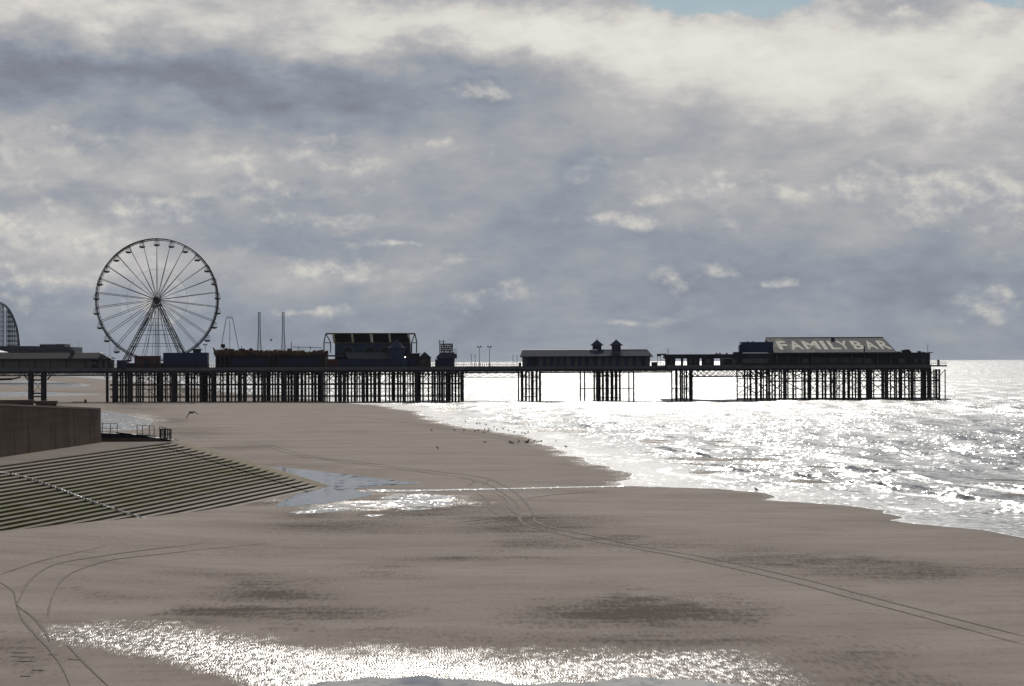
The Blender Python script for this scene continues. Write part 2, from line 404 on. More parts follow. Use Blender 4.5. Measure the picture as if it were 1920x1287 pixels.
# ripple marks, crests mostly running away from the viewer; the film of water lies in bands between them
wp = n.vec('ADD', pos, n.vec('MULTIPLY', n.vec('SUBTRACT', n.noise(pos, 0.38, 4, 0.6, out=1), (0.5, 0.5, 0.5)), (1.5, 3.0, 0)))
sxy = n.new('ShaderNodeSeparateXYZ', {0: wp})
ph = n.math('ADD', n.math('MULTIPLY', sxy.outputs[0], 64.0), n.math('MULTIPLY', sxy.outputs[1], 5.0))
slx = n.math('COSINE', ph)
nb = n.noise(n.vec('MULTIPLY', pos, (0.5, 0.22, 1)), 1.0, 5, 0.62); nb2 = n.noise(n.vec('MULTIPLY', pos, (4.0, 0.9, 1)), 1.0, 3, 0.6)
band = n.math('ADD', n.math('MULTIPLY', slx, 0.32), n.math('ADD', n.math('MULTIPLY_ADD', nb, 0.9, -0.45), n.math('MULTIPLY_ADD', nb2, 0.6, -0.30)))
film = n.math('MULTIPLY', n.smooth(n.math('MULTIPLY_ADD', wet, 0.62, band), 0.34, 0.92), n.smooth(wet, 0.0, 0.3))
sly = n.math('SUBTRACT', n.noise(n.vec('MULTIPLY', pos, (2.0, 0.5, 1)), 2.5, 3, 0.6), 0.5)
tx = n.math('ADD', n.math('MULTIPLY', slx, 0.17), n.math('MULTIPLY_ADD', n.noise(n.vec('MULTIPLY', pos, (3.4, 0.7, 1)), 1.7, 3, 0.6), 0.8, -0.40))
ty = n.math('ADD', n.math('MULTIPLY_ADD', slx, -0.10, -0.12), n.math('MULTIPLY', sly, 0.35))
gr = n.vec('MULTIPLY', n.vec('SUBTRACT', n.noise(pos, 5.0, 4, 0.7, out=1), (0.5, 0.5, 0.5)), (0.25, 0.25, 0))
n_dry = n.vec('NORMALIZE', n.vec('ADD', geo.outputs['Normal'], gr))
n_wet = n.vec('NORMALIZE', n.vec('ADD', geo.outputs['Normal'], n.new('ShaderNodeCombineXYZ', {0: tx, 1: ty, 2: 0.0}).outputs[0]))
b_dry = n.new('ShaderNodeBsdfPrincipled', {'Base Color': base, 'Roughness': 0.95, 'Specular IOR Level': 0.03, 'Normal': n_dry})
b_wet = n.new('ShaderNodeBsdfPrincipled', {'Base Color': base, 'Roughness': 0.33, 'Specular IOR Level': 0.5, 'Normal': n_wet})
finish(n, n.new('ShaderNodeMixShader', {0: n.math('MULTIPLY', film, 0.42), 1: b_dry.outputs[0], 2: b_wet.outputs[0]})); M['sand'] = mt

def water(name, base, rough, sl, foam=False, scale=1.0, far=0.0):
    mt, n = newmat(name); geo = n.new('ShaderNodeNewGeometry'); pos = geo.outputs['Position']
    half = (0.5, 0.5, 0.5)
    s1 = n.vec('SUBTRACT', n.noise(n.vec('MULTIPLY', pos, (1.3 * scale, 0.42 * scale, 1)), 1.0, 2, 0.5, out=1), half)   # wavelets
    s2 = n.vec('SUBTRACT', n.noise(n.vec('MULTIPLY', pos, (0.30 * scale, 0.11 * scale, 1)), 1.0, 2, 0.5, out=1), half)  # chop
    s3 = n.vec('SUBTRACT', n.noise(pos, 5.0 * scale, 2, 0.5, out=1), half)                                              # capillary ripples
    patch = n.noise(n.vec('MULTIPLY', pos, (0.6, 1.0, 1)), 0.030, 4, 0.6)
    k = n.math('MULTIPLY_ADD', n.smooth(patch, 0.36, 0.62), sl * 0.5, sl * 0.75)
    ysep = n.new('ShaderNodeSeparateXYZ', {0: pos}).outputs[1]
    fr = n.smooth(ysep, 330.0, 760.0)
    if foam:
        sh = n.new('ShaderNodeAttribute', None, attribute_name='offshore').outputs['Fac']
        k = n.math('MULTIPLY', k, n.math('MULTIPLY_ADD', n.smooth(sh, 3.0, 14.0), 0.52, 0.48))
        k = n.math('MULTIPLY', k, n.math('MULTIPLY_ADD', fr, far, 1.0))
        swell = n.noise(n.vec('MULTIPLY', pos, (0.06, 0.014, 1)), 1.0, 5, 0.65)
        k = n.math('MULTIPLY', k, n.math('MULTIPLY_ADD', n.smooth(swell, 0.34, 0.60), 0.60, 0.58))
    def sc(v, f):
        o = n.vec('SCALE', v); n.t.links.new(n.math('MULTIPLY', k, f), o.node.inputs['Scale']); return o
    t = n.vec('MULTIPLY', n.vec('ADD', n.vec('ADD', sc(s1, 1.0), sc(s2, 0.55)), sc(s3, 0.5)), (1, 1, 0))
    nn = n.vec('NORMALIZE', n.vec('ADD', geo.outputs['Normal'], t))
    col = base; r = rough
    if foam:
        fm = n.new('ShaderNodeAttribute', None, attribute_name='foam').outputs['Fac']
        fn = n.noise(n.vec('MULTIPLY', pos, (1.0, 0.5, 1)), 2.2, 5, 0.65)
        fk = n.smooth(n.math('ADD', fn, n.math('MULTIPLY_ADD', fm, 0.7, -0.35)), 0.50, 0.62)
        fk = n.math('MULTIPLY', fk, n.smooth(fm, 0.02, 0.25))
        mk = n.new('ShaderNodeAttribute', None, attribute_name='murk').outputs['Fac']
        col = n.mix(fk, n.mix(mk, base, (0.10, 0.085, 0.068)), (0.72, 0.72, 0.70)); r = n.math('ADD', n.math('MULTIPLY_ADD', fk, 0.5, rough), n.math('ADD', n.math('MULTIPLY', fr, 0.07), n.math('MULTIPLY', n.smooth(sh, 13.0, 2.0), n.math('SUBTRACT', 0.035, n.math('MULTIPLY', fr, 0.035)))))
    ins = {'Base Color': col if not isinstance(col, tuple) else (*col, 1), 'Roughness': r, 'IOR': 1.33, 'Specular IOR Level': 0.5, 'Normal': nn}
    finish(n, n.new('ShaderNodeBsdfPrincipled', ins)); return mt
M['sea'] = water('sea_water', (0.085, 0.085, 0.08), 0.20, 0.86, foam=True, far=-0.08, scale=1.6)
M['pool'] = water('still_pool_water', (0.07, 0.07, 0.068), 0.05, 0.03)
M['riffle'] = water('riffled_pool_water', (0.07, 0.07, 0.068), 0.22, 0.9, scale=2.0)

# ------------------------------------------------------------------ sand sheet
rows_py = np.concatenate([np.arange(1750, 1300, -18), np.arange(1300, 760, -1.6), np.arange(760, 700, -1.0), np.arange(700, 680, -1.2)])
Yr = np.array([ground0(960, q)[1] for q in rows_py]); Yr = np.append(Yr, [60000.0])
us = np.concatenate([np.linspace(-0.42, -0.2, 14)[:-1], np.linspace(-0.2, 0.2, 520), np.linspace(0.2, 0.42, 14)[1:]])
GX = us[None, :] * (Yr[:, None] + 12.0); GY = np.repeat(Yr[:, None], len(us), 1)
GZ = sandz(GX, GY)
PX, PY = proj(GX, GY, GZ)
wob = fbm(GX * 0.16, GY * 0.10, 4); wob2 = fbm(GX * 0.8 + 50, GY * 0.4, 3)
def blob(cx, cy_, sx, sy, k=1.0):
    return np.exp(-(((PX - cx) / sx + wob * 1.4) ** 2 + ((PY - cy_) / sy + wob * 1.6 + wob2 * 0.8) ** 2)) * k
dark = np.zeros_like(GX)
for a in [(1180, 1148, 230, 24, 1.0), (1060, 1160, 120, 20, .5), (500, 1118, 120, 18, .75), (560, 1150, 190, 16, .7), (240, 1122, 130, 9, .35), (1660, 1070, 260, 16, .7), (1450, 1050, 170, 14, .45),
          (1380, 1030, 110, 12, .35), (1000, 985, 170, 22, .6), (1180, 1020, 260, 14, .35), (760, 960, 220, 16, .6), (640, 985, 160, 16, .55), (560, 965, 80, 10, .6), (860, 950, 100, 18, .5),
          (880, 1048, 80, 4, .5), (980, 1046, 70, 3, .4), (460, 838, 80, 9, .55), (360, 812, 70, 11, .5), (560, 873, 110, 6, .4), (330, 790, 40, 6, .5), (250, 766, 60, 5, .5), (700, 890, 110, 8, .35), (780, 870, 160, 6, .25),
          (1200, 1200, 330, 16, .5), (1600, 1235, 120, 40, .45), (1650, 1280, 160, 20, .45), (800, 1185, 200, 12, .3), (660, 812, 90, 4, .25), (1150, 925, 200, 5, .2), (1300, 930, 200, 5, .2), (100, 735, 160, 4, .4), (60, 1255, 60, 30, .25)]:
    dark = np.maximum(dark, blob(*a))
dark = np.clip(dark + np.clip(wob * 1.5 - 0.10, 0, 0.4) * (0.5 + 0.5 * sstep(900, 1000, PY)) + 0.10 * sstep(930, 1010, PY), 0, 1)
wet = np.zeros_like(GX)
# glistening rippled flat in the near foreground
top_edge = np.interp(PX, [50, 85, 180, 300, 400, 480, 560, 640, 900, 1100, 1300, 1450, 1520, 1600], [1196, 1184, 1172, 1176, 1186, 1200, 1214, 1216, 1218, 1216, 1222, 1232, 1256, 1300])
bot_edge = np.interp(PX, [60, 95, 180, 260, 330, 420, 480, 560], [1190, 1203, 1216, 1232, 1250, 1275, 1300, 1340])
w1 = sstep(-26, 40, PY - top_edge + wob * 30 + wob2 * 8) * sstep(-16, 34, bot_edge - PY + wob * 24 + wob2 * 8) * sstep(50, 92, PX) * (1 - sstep(1430, 1640, PX + wob * 120))
w1 = np.where(PY > 1400, 0, w1) * np.clip(1.0 + wob * 1.0 + 0.25 * sstep(620, 250, PX) - 0.12 * sstep(800, 1400, PX), 0, 1.25)
wet = np.maximum(wet, w1)
for a in [(770, 940, 100, 14, .8), (700, 945, 140, 11, .6), (620, 954, 80, 6, .6), (240, 790, 60, 14, .9)]:
    wet = np.maximum(wet, blob(*a))
wet = np.maximum(wet, 0.62 * np.exp(-np.clip(shore(GY) - GX, 0, None) / 1.6) * (GY < 700))
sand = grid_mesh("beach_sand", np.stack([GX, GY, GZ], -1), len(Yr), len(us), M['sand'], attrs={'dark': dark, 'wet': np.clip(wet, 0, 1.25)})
sand["kind"] = "structure"; sand["label"] = "damp grey-brown sand beach at low tide"

def catmull(pts, n=6, closed=False):
    P = [np.array(q, float) for q in pts]; out = []
    L = len(P)
    for i in range(L if closed else L - 1):
        a = P[(i - 1) % L] if closed or i > 0 else P[0]; b = P[i]; c = P[(i + 1) % L]; dd = P[(i + 2) % L] if closed or i + 2 < L else P[-1]
        for k in range(n):
            t = k / n
            out.append(0.5 * ((2 * b) + (c - a) * t + (2 * a - 5 * b + 4 * c - dd) * t * t + (3 * b - a - 3 * c + dd) * t ** 3))
    if not closed: out.append(P[-1])
    return out

# ------------------------------------------------------------------ sea
rows_py = np.concatenate([np.arange(1075, 1012, -4.0), np.arange(1012, 756, -0.55), np.arange(756, 700, -0.6), np.arange(700, 684, -0.5), np.array([683, 682, 681, 680.3, 679.7, 679.3])])
SY = np.array([ground0(960, q)[1] for q in rows_py]); SY = np.append(SY, [70000.0])
NC = 520
uu = np.linspace(0, 1, NC) ** 1.6
xs = shore(SY); xm = np.maximum(0.24 * SY + 15, xs + 12)
SX = xs[:, None] + uu[None, :] * (xm - xs)[:, None]; SYY = np.repeat(SY[:, None], NC, 1)
wS = SX - shore_s(SYY); wE = SX - xs[:, None]
gate = 1 - sstep(300, 700, SYY)
ramp_in = sstep(1.5, 12, wS)
wob = fbm(SX * 0.03, SYY * 0.03, 3)
SZ = 0.012 + 0 * SX
foam = np.zeros_like(SX)
# low breakers, parallel to the waterline
for (w0, A, wid, seed) in [(5.2, 0.07, 1.1, 1), (10.5, 0.20, 1.3, 2), (17.5, 0.26, 1.5, 3), (27, 0.30, 1.9, 4), (39, 0.32, 2.3, 5), (55, 0.32, 2.8, 6), (74, 0.32, 3.2, 7)]:
    off = fbm(SYY * 0.035 + seed * 9, SYY * 0 + seed, 4) * 7.0
    seg = sstep(-0.02, 0.16, fbm(SYY * 0.045 + seed * 5.1, SX * 0.02 + seed * 3, 3) + 0.05)
    q = (wS - w0 - off)
    prof = np.where(q < 0, np.exp(-(q / (wid * 0.55)) ** 2), np.exp(-(q / (wid * 1.7)) ** 2))
    SZ = SZ + A * prof * seg * gate * ramp_in
    if seed <= 4:
        foam = np.maximum(foam, np.exp(-((q + wid * 0.7) / (wid * 0.8)) ** 2) * seg * gate * 0.75)
# the breaking crests seen off the beach, as plan lines
CRESTS = [([(1300, 866), (1345, 874), (1400, 884), (1442, 889)], 0.20, 0.8), ([(1470, 888), (1540, 899), (1640, 914), (1780, 933), (1920, 951), (2060, 968)], 0.26, 0.9),
          ([(1585, 879), (1620, 884), (1650, 889)], 0.26, 0.9), ([(1690, 893), (1740, 899), (1790, 904)], 0.22, 0.9), ([(1800, 908), (1860, 914), (1930, 920), (2050, 930)], 0.38, 1.1),
          ([(1780, 767), (1850, 770), (1920, 773), (2010, 776)], 0.8, 3.0), ([(1850, 776), (1900, 779), (1960, 782)], 0.7, 3.0), ([(1480, 770), (1560, 772), (1660, 775)], 0.6, 3.0), ([(1230, 842), (1290, 850), (1340, 858)], 0.25, 0.8)]
murk = np.zeros_like(SX)
for pts, A, wid in CRESTS:
    g = np.array([ground0(*q) for q in catmull(pts, 8)]); g = g[np.argsort(g[:, 1])]
    xc = np.interp(SY, g[:, 1], g[:, 0]) + fbm(SY * 0.25, SY * 0 + A * 9, 3) * 1.2
    y0_, y1_ = g[0, 1], g[-1, 1]; L_ = (y1_ - y0_)
    en = sstep(y0_ - 0.12 * L_, y0_ + 0.15 * L_, SY) * (1 - sstep(y1_ - 0.15 * L_, y1_ + 0.12 * L_, SY)) * (0.7 + 0.9 * (fbm(SY * 0.12 + A * 50, SY * 0 + 1.7, 3) + 0.2))
    q = SX - xc[:, None]
    prof = np.where(q < 0, np.exp(-(q / (wid * 0.6)) ** 2), np.exp(-(q / (wid * 2.2)) ** 2)) * en[:, None]
    SZ = SZ + A * prof
    murk = np.maximum(murk, prof)
    foam = np.maximum(foam, np.exp(-((q + wid * 1.6) / (wid * 0.7)) ** 2) * en[:, None] * 0.8)
# general chop
for k in range(22):
    lam = 2.2 * 1.16 ** k; th = math.pi + rng.normal(0.55, 0.55)
    kx, ky = 2 * math.pi / lam * math.cos(th), 2 * math.pi / lam * math.sin(th)
    fade = 1 - sstep(0.12, 0.4, (np.gradient(SY)[:, None] * abs(math.sin(th)) + 0.5) / lam)
    SZ = SZ + 0.0048 * lam * min(1, 14 / lam) * np.sin(kx * SX + ky * SYY + rng.random() * 6.28 + wob * 3) * fade * sstep(2, 16, wS) * (0.6 + 0.8 * np.clip(wob + 0.5, 0, 1))
SZ = np.where(wE < 2.5, 0.012 + (SZ - 0.012) * sstep(0, 2.5, wE), SZ)
foam = np.maximum(foam, np.exp(-wE / 0.22) * (SYY < 600) * 0.9)
foam = np.maximum(foam, 0.42 * sstep(14, 1, wE) * sstep(-0.02, 0.12, fbm(wE * 0.55 + fbm(SYY * .05, SX * .05, 2) * 4, SYY * 0.05, 3)) * (SYY < 600))
sea = grid_mesh("sea", np.stack([SX, SYY, SZ], -1), len(SY), NC, M['sea'], attrs={'offshore': wE, 'foam': foam, 'murk': np.clip(murk, 0, 1)})
sea["kind"] = "structure"; sea["label"] = "glittering choppy sea reaching the horizon"

# ------------------------------------------------------------------ pools and the little stream left by the tide
def pool(pts, mat, label, jag=0.0, lift=0.012):
    from mathutils.geometry import tessellate_polygon
    pp = catmull(pts, 8, True)
    g = []
    for i, q in enumerate(pp):
        jx = jag * (random.random() - 0.5) * 14; jy = jag * (random.random() - 0.5) * 1.4
        g.append(ground(q[0] + jx, q[1] + jy))
    vs = [Vector((q[0], q[1], float(sandz(q[0], q[1])) + lift)) for q in g]
    tris = tessellate_polygon([vs])
    mb = MB(); mb.add(vs, [tuple(t) for t in tris])
    o = mb.build("tide_pool", mat, None, kind="structure", label=label)
    nz = [p.normal.z for p in o.data.polygons]
    if nz and sum(nz) < 0: o.data.flip_normals()
    return o
pool([(505, 877), (560, 880), (640, 889), (720, 899), (790, 906), (740, 910), (690, 914), (665, 919), (700, 926), (680, 933), (640, 940), (590, 946), (520, 950), (540, 935), (580, 915), (560, 895)], M['pool'], "smooth blue-grey pool round the nose of the stepped revetment", 0.6)
pool([(690, 918), (760, 919), (860, 917.6), (960, 915.6), (1060, 913.6), (1170, 911.2), (1172, 912.8), (1060, 915.4), (960, 917.8), (860, 920), (760, 922.5), (700, 923)], M['riffle'], "thin bright stream crossing the sand to the sea", 0.15, 0.02)
pool([(715, 933), (740, 929.5), (790, 927.5), (840, 930), (848, 935), (800, 936.5), (750, 938), (722, 937)], M['riffle'], "upper of the glittering riffles beside the blue-grey pool", 0.9)
pool([(690, 945), (730, 941), (790, 939.5), (840, 941.5), (852, 946), (815, 949), (760, 950), (715, 949)], M['riffle'], "middle of the glittering riffles beside the blue-grey pool", 0.9)
pool([(745, 954), (780, 952.5), (815, 953), (800, 956), (765, 957)], M['riffle'], "lowest small riffle beside the blue-grey pool", 0.5)
pool([(560, 952.5), (620, 948.5), (690, 943), (700, 945.5), (640, 951), (590, 955)], M['riffle'], "bright streak of water along the foot of the steps", 0.5)
pool([(520, 1302), (575, 1288), (606, 1279), (650, 1277), (690, 1270), (735, 1273), (790, 1268), (835, 1274), (900, 1276), (950, 1283), (1000, 1284), (1050, 1280), (1095, 1281), (1150, 1275), (1195, 1270), (1230, 1274), (1290, 1275), (1345, 1281), (1420, 1288), (1470, 1306), (1300, 1340), (900, 1345), (650, 1340)], M['pool'], "smooth blue-grey pool along the bottom edge of the rippled wet sand", 0.9)
pool([(150, 771), (200, 771), (236, 777), (262, 785), (292, 791), (280, 797), (262, 806), (200, 808), (150, 808)], M['riffle'], "glinting pool behind the sea wall end and ramp railing", 0.5)
pool([(-20, 714), (60, 713), (130, 718), (170, 723), (120, 727), (60, 724), (-20, 721)], M['riffle'], "long bright pool seen under the shoreward pier span", 0.4)
pool([(-20, 737), (60, 735), (150, 738), (185, 740), (120, 743), (40, 744), (-20, 745)], M['riffle'], "narrow bright pool just in front of the shoreward pier legs", 0.4)
pool([(540, 962), (575, 957), (640, 954), (690, 953), (640, 958), (585, 963)], M['riffle'], "sliver of water below the revetment nose", 0.6)
pool([(683, 968), (700, 965), (720, 966), (706, 969)], M['riffle'], "tiny bright puddle on dark damp sand", 0.3)

# ------------------------------------------------------------------ tyre tracks pressed into the sand
mt, n = newmat('pressed_damp_sand'); pos = n.new('ShaderNodeNewGeometry').outputs['Position']
a = n.noise(pos, 1.2, 5, 0.65); b = n.noise(pos, 12.0, 3, 0.6)
finish(n, n.new('ShaderNodeBsdfPrincipled', {'Base Color': n.ramp(n.math('MULTIPLY_ADD', b, 0.4, n.math('MULTIPLY', a, 0.6)), [(0.3, (0.120, 0.098, 0.080)), (0.7, (0.225, 0.188, 0.157))]), 'Roughness': 0.95, 'Specular IOR Level': 0.08})); M['track'] = mt
def track(pts, wd=0.30, label="", berm=0.014):
    wd *= 0.62
    c = [ground(*q) for q in catmull(pts, 10)]
    mb = MB(); vs = []; nn_ = len(c)
    for i, q in enumerate(c):
        a = c[max(i - 1, 0)]; b = c[min(i + 1, nn_ - 1)]; t = (b - a)[:2]; L = np.hypot(*t) + 1e-9; nx, ny = -t[1] / L, t[0] / L
        wv = wd * (0.75 + 0.5 * random.random()); e = min(1, i / 9, (nn_ - 1 - i) / 9) * min(1, max(0.12, 0.75 + 2.6 * float(fbm(np.array(q[0] * 0.35 + len(pts)), np.array(q[1] * 0.12), 3))))
        for (o, hgt) in ((-0.75, 0.004), (-0.5, berm), (-0.35, 0.012), (0.35, 0.012), (0.5, berm), (0.75, 0.004)):
            x, y = q[0] + nx * o * wv * e, q[1] + ny * o * wv * e
            vs.append((x, y, float(sandz(x, y)) + hgt + 0.012))
    fs = [(i * 6 + k, i * 6 + k + 1, i * 6 + 7 + k, i * 6 + 6 + k) for i in range(nn_ - 1) for k in range(5)]
    mb.add(vs, fs); o = mb.build("tyre_track", M['track'], None, kind="structure", label=label)
    return o
Z1 = lambda L: [(480 + a / 2.667, 780 + b / 2.667) for a, b in L]
Z3 = lambda L: [(a / 2.0, 1040 + b / 2.0) for a, b in L]
track(Z1([(60, 140), (200, 185), (330, 210), (560, 237), (800, 268), (1000, 290), (1150, 312), (1230, 345), (1290, 380), (1350, 435), (1390, 500), (1400, 530), (1500, 565), (1700, 605), (1920, 655)]) + [(1330, 1047), (1500, 1085), (1700, 1137), (1920, 1194)], 0.27, "upper rut of the long tyre track curving across the sand")
track(Z1([(0, 130), (150, 185), (300, 214), (500, 240), (700, 265), (950, 298), (1080, 320), (1160, 345), (1240, 390), (1310, 450), (1330, 535), (1450, 575), (1700, 630), (1920, 668)]) + [(1330, 1056), (1500, 1096), (1700, 1150), (1920, 1210)], 0.27, "lower rut of the long tyre track curving across the sand")
track(Z1([(-40, 210), (150, 208), (300, 214), (420, 225)]), 0.3, "faint straight tyre rut joining the long track")
track(Z1([(1055, 352), (1090, 330), (1075, 318), (1040, 312)]), 0.3, "small hooked tyre mark near the stream")
track(Z1([(1100, 385), (1155, 420), (1165, 460), (1190, 485), (1215, 500), (1190, 513), (1120, 522), (1000, 535)]), 0.3, "hooked rut where a vehicle turned, shoreward one")
track(Z1([(1180, 383), (1245, 415), (1262, 460), (1290, 485), (1315, 500), (1280, 513), (1200, 528), (1060, 545)]), 0.3, "hooked rut where a vehicle turned, seaward one")
track(Z1([(1130, 350), (1165, 322), (1150, 312)]), 0.28, "short curved tyre mark on the long track")
track(Z1([(1330, 420), (1450, 400), (1560, 390), (1700, 380)]), 0.22, "faint rut running toward the waterline")
track(Z1([(420, 0), (560, 10), (760, 33), (1000, 68), (1200, 98), (1400, 136)]), 0.32, "upper rut of the tyre track near the waterline")
track(Z1([(700, 36), (900, 62), (1100, 95), (1300, 128), (1450, 150)]), 0.32, "lower rut of the tyre track near the waterline")
track(Z3([(1000, -40), (800, -22), (600, 0), (400, 25), (260, 75), (210, 130), (187, 190), (180, 240)]), 0.15, "wide left-hand turn rut, inner line")
track(Z3([(760, -40), (560, -18), (360, 10), (200, 40), (110, 100), (65, 180), (50, 140), (0, 105)]), 0.15, "wide left-hand turn rut, outer line")
track(Z3([(400, -30), (170, 20), (60, 55), (-20, 85)]), 0.15, "faint rut leaving at the left edge")
track(Z3([(50, 130), (65, 190), (130, 240), (175, 300), (185, 330)]), 0.15, "rut running down to the corner of the wet flat")
track(Z3([(60, 190), (90, 250), (160, 330), (225, 410), (265, 500)]), 0.15, "rut crossing the lower left corner")
track(Z3([(250, 340), (320, 410), (410, 500)]), 0.15, "second rut crossing the lower left corner")
for (a, b) in (((40, 368), (105, 370)), ((40, 384), (128, 386)), ((44, 400), (140, 402)), ((120, 430), (160, 436)), ((80, 455), (112, 458)), ((180, 376), (215, 378)), ((255, 392), (310, 396))):
    track(Z3([a, ((a[0] + b[0]) / 2, (a[1] + b[1]) / 2), b]), 0.45, "dark tread imprint in the lower left corner")

# ------------------------------------------------------------------ stepped revetment
ZA, NS = 3.5, 26
RISE = 0.152
def step_path(i, back=0.0):
    """plan line of the front edge of step i (0 = top)"""
    s = i
    pts = []
    ye = 249 - s * 0.80
    def xat(y): return -35.7 + 0.0907 * (y - 198) + (0.545 + 0.215 * np.clip((y - 150) / 95, 0, 1)) * s - back
    for k in range(22):
        y = 90 + (ye - 90) * k / 21
        pts.append((xat(y), y))
    R = 14.0 - 0.22 * s
    nose = [(xat(y), y) for y in (ye, ye + 2.5, ye + 5.0, ye + 7.5)]
    x0, y0 = nose[-1]; th0 = -0.09
    cxx, cyy = x0 - R * math.cos(th0), y0 - R * math.sin(th0)
    nose += [(cxx + R * math.cos(t), cyy + R * math.sin(t)) for t in np.linspace(th0 + 0.06, 1.1, 18)]
    return pts, nose
rev = thing("stepped_revetment", (-30, 215, 0), "curved flight of concrete sea-defence steps with green algae bands", "sea defence")
def step_mesh(i, which):
    fr = step_path(i)[which]; bk = step_path(i - 1)[which] if i > 0 else None
    z1 = ZA - RISE * i; z0 = z1 - RISE - 0.10
    lip = 0.045
    vs = []; fs = []
    for j in range(len(fr)):
        xf, yf = fr[j]
        if bk: xb, yb = bk[j]
        else:
            xb, yb = (xf - 1.2, yf) if which == 0 else (fr[j][0] * 0.86 + -37 * 0.14, fr[j][1] * 0.86 + 250 * 0.14)
        dx, dy = xb - xf, yb - yf; L = math.hypot(dx, dy) + 1e-9; dx /= L; dy /= L
        e = 0.25 if bk else 0.0
        vs += [(xf + dx * 0.09, yf + dy * 0.09, z0), (xf + dx * 0.05, yf + dy * 0.05, z1 - lip), (xf, yf, z1 - 0.015), (xf + dx * 0.02, yf + dy * 0.02, z1), (xf + (xb - xf) * 0.5, yf + (yb - yf) * 0.5, z1 + 0.001), (xb + dx * e, yb + dy * e, z1 + 0.002)]
    n_ = 6
    for j in range(len(fr) - 1):
        for k in range(n_ - 1):
            a = j * n_ + k; fs.append((a, a + n_, a + n_ + 1, a + 1))
    return vs, fs
for i in range(1, NS):
    for which in (0, 1):
        vs, fs = step_mesh(i, which)
        if which == 0:   # leave the dark expansion joint before the nose
            for k in range(6): x, y, z = vs[-6 + k]; vs[-6 + k] = (x - 0.06, y - 0.75, z)
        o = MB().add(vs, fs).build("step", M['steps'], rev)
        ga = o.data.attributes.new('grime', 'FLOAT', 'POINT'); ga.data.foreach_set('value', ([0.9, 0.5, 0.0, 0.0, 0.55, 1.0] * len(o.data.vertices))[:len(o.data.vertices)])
mb = MB(); vs = []; fs = []; rows_ = np.arange(0, NS - 0.6, 0.5)
for sv_ in rows_:
    nz_ = step_path(sv_)[1][2:15]; zz_ = ZA - RISE * sv_ + 0.03
    for j, (x, y) in enumerate(nz_):
        e_ = max(0, 1 - j) * 0.14
        vs.append((x, y, zz_ - e_))
nc_ = 13
for i_ in range(len(rows_) - 1):
    for j in range(nc_ - 1): fs.append((i_ * nc_ + j, (i_ + 1) * nc_ + j, (i_ + 1) * nc_ + j + 1, i_ * nc_ + j + 1))
o = mb.add(vs, fs).build("end_ramp", M['ramp'], rev, label="smooth pale concrete ramp rounding off the end of the steps")
for p_ in o.data.polygons: p_.use_smooth = True
# dark core under the joints
core = MB(); vs = []; fs = []
for which, j in ((0, -1), (1, 0), (1, 1)):
    pass
a_ = [step_path(i)[0][-1] for i in range(0, NS)]
for i, (x, y) in enumerate(a_): vs += [(x - 0.15, y - 1.2, ZA - RISE * i - 0.16), (x - 0.1, y + 0.25, ZA - RISE * i - 0.16)]
for i in range(NS - 1): fs.append((2 * i, 2 * i + 1, 2 * i + 3, 2 * i + 2))
core.add(vs, fs).build("expansion_joint", M['iron'], rev)
# apron behind the top step up to the wall
top_s, top_n = step_path(0)
front = top_s + top_n
mb = MB(); vs = []; fs = []
for (x, y) in front: vs += [(x, y, ZA - 0.30), (x, y, ZA - 0.03), (x - 0.04, y, ZA), (min(x - 2, -44), y, ZA + 0.01)]
for j in range(len(front) - 1):
    for k in range(3): a = j * 4 + k; fs.append((a, a + 4, a + 5, a + 1))
mb.add(vs, fs).build("apron", M['apron'], rev)
# drainage channel slanting down the steps
mb = MB(); vs = []; fs = []; prev = None
chan = catmull([(-10, 883), (40, 892), (100, 912), (160, 935), (220, 955), (262, 969), (284, 976)], 30)
cp = []
for (px, py) in chan:
    lo, hi = 120.0, 290.0; best = None
    v = ray(px, py)
    for y in np.linspace(150, 215, 900):
        k = y / v[1]; X = v[0] * k; Z = H + v[2] * k
        kk = 0.545 + 0.215 * np.clip((y - 150) / 95, 0, 1)
        s = (X - (-35.7 + 0.0907 * (y - 198))) / kk
        if s > 0 and Z <= ZA - RISE * s + 0.08: best = (X, y, ZA - RISE * s + 0.09); break
    if best: cp.append(best)
for i, q in enumerate(cp):
    a = cp[max(i - 1, 0)]; b = cp[min(i + 1, len(cp) - 1)]; tx, ty = b[0] - a[0], b[1] - a[1]; L = math.hypot(tx, ty) + 1e-9
    nx, ny = -ty / L, tx / L; wd = 0.16 + 0.05 * math.sin(i * 1.7)
    zz = q[2] + 0.03 * math.sin(i * 2.1)
    vs += [(q[0] - nx * wd, q[1] - ny * wd, zz - 0.05), (q[0], q[1], zz), (q[0] + nx * wd, q[1] + ny * wd, zz - 0.05)]
for i in range(len(cp) - 1):
    for k in range(2): fs.append((i * 3 + k, i * 3 + 3 + k, i * 3 + 4 + k, i * 3 + 1 + k))
mt, n = newmat('wet_channel'); pos = n.new('ShaderNodeNewGeometry').outputs['Position']
gr = n.vec('MULTIPLY', n.vec('SUBTRACT', n.noise(pos, 4.0, 3, 0.6, out=1), (0.5, 0.5, 0.5)), (0.3, 0.3, 0))
nn = n.vec('NORMALIZE', n.vec('ADD', n.new('ShaderNodeNewGeometry').outputs['Normal'], gr))
finish(n, n.new('ShaderNodeBsdfPrincipled', {'Base Color': n.ramp(n.noise(pos, 2.0, 4), [(0.3, (0.012, 0.012, 0.014)), (0.7, (0.05, 0.05, 0.055))]), 'Roughness': 0.5, 'Specular IOR Level': 0.2, 'Normal': nn})); M['channel'] = mt
if len(cp) > 3: 
    o = mb.add(vs, fs).build("drainage_channel", M['channel'], rev, label="dark wet drainage channel slanting down the steps")

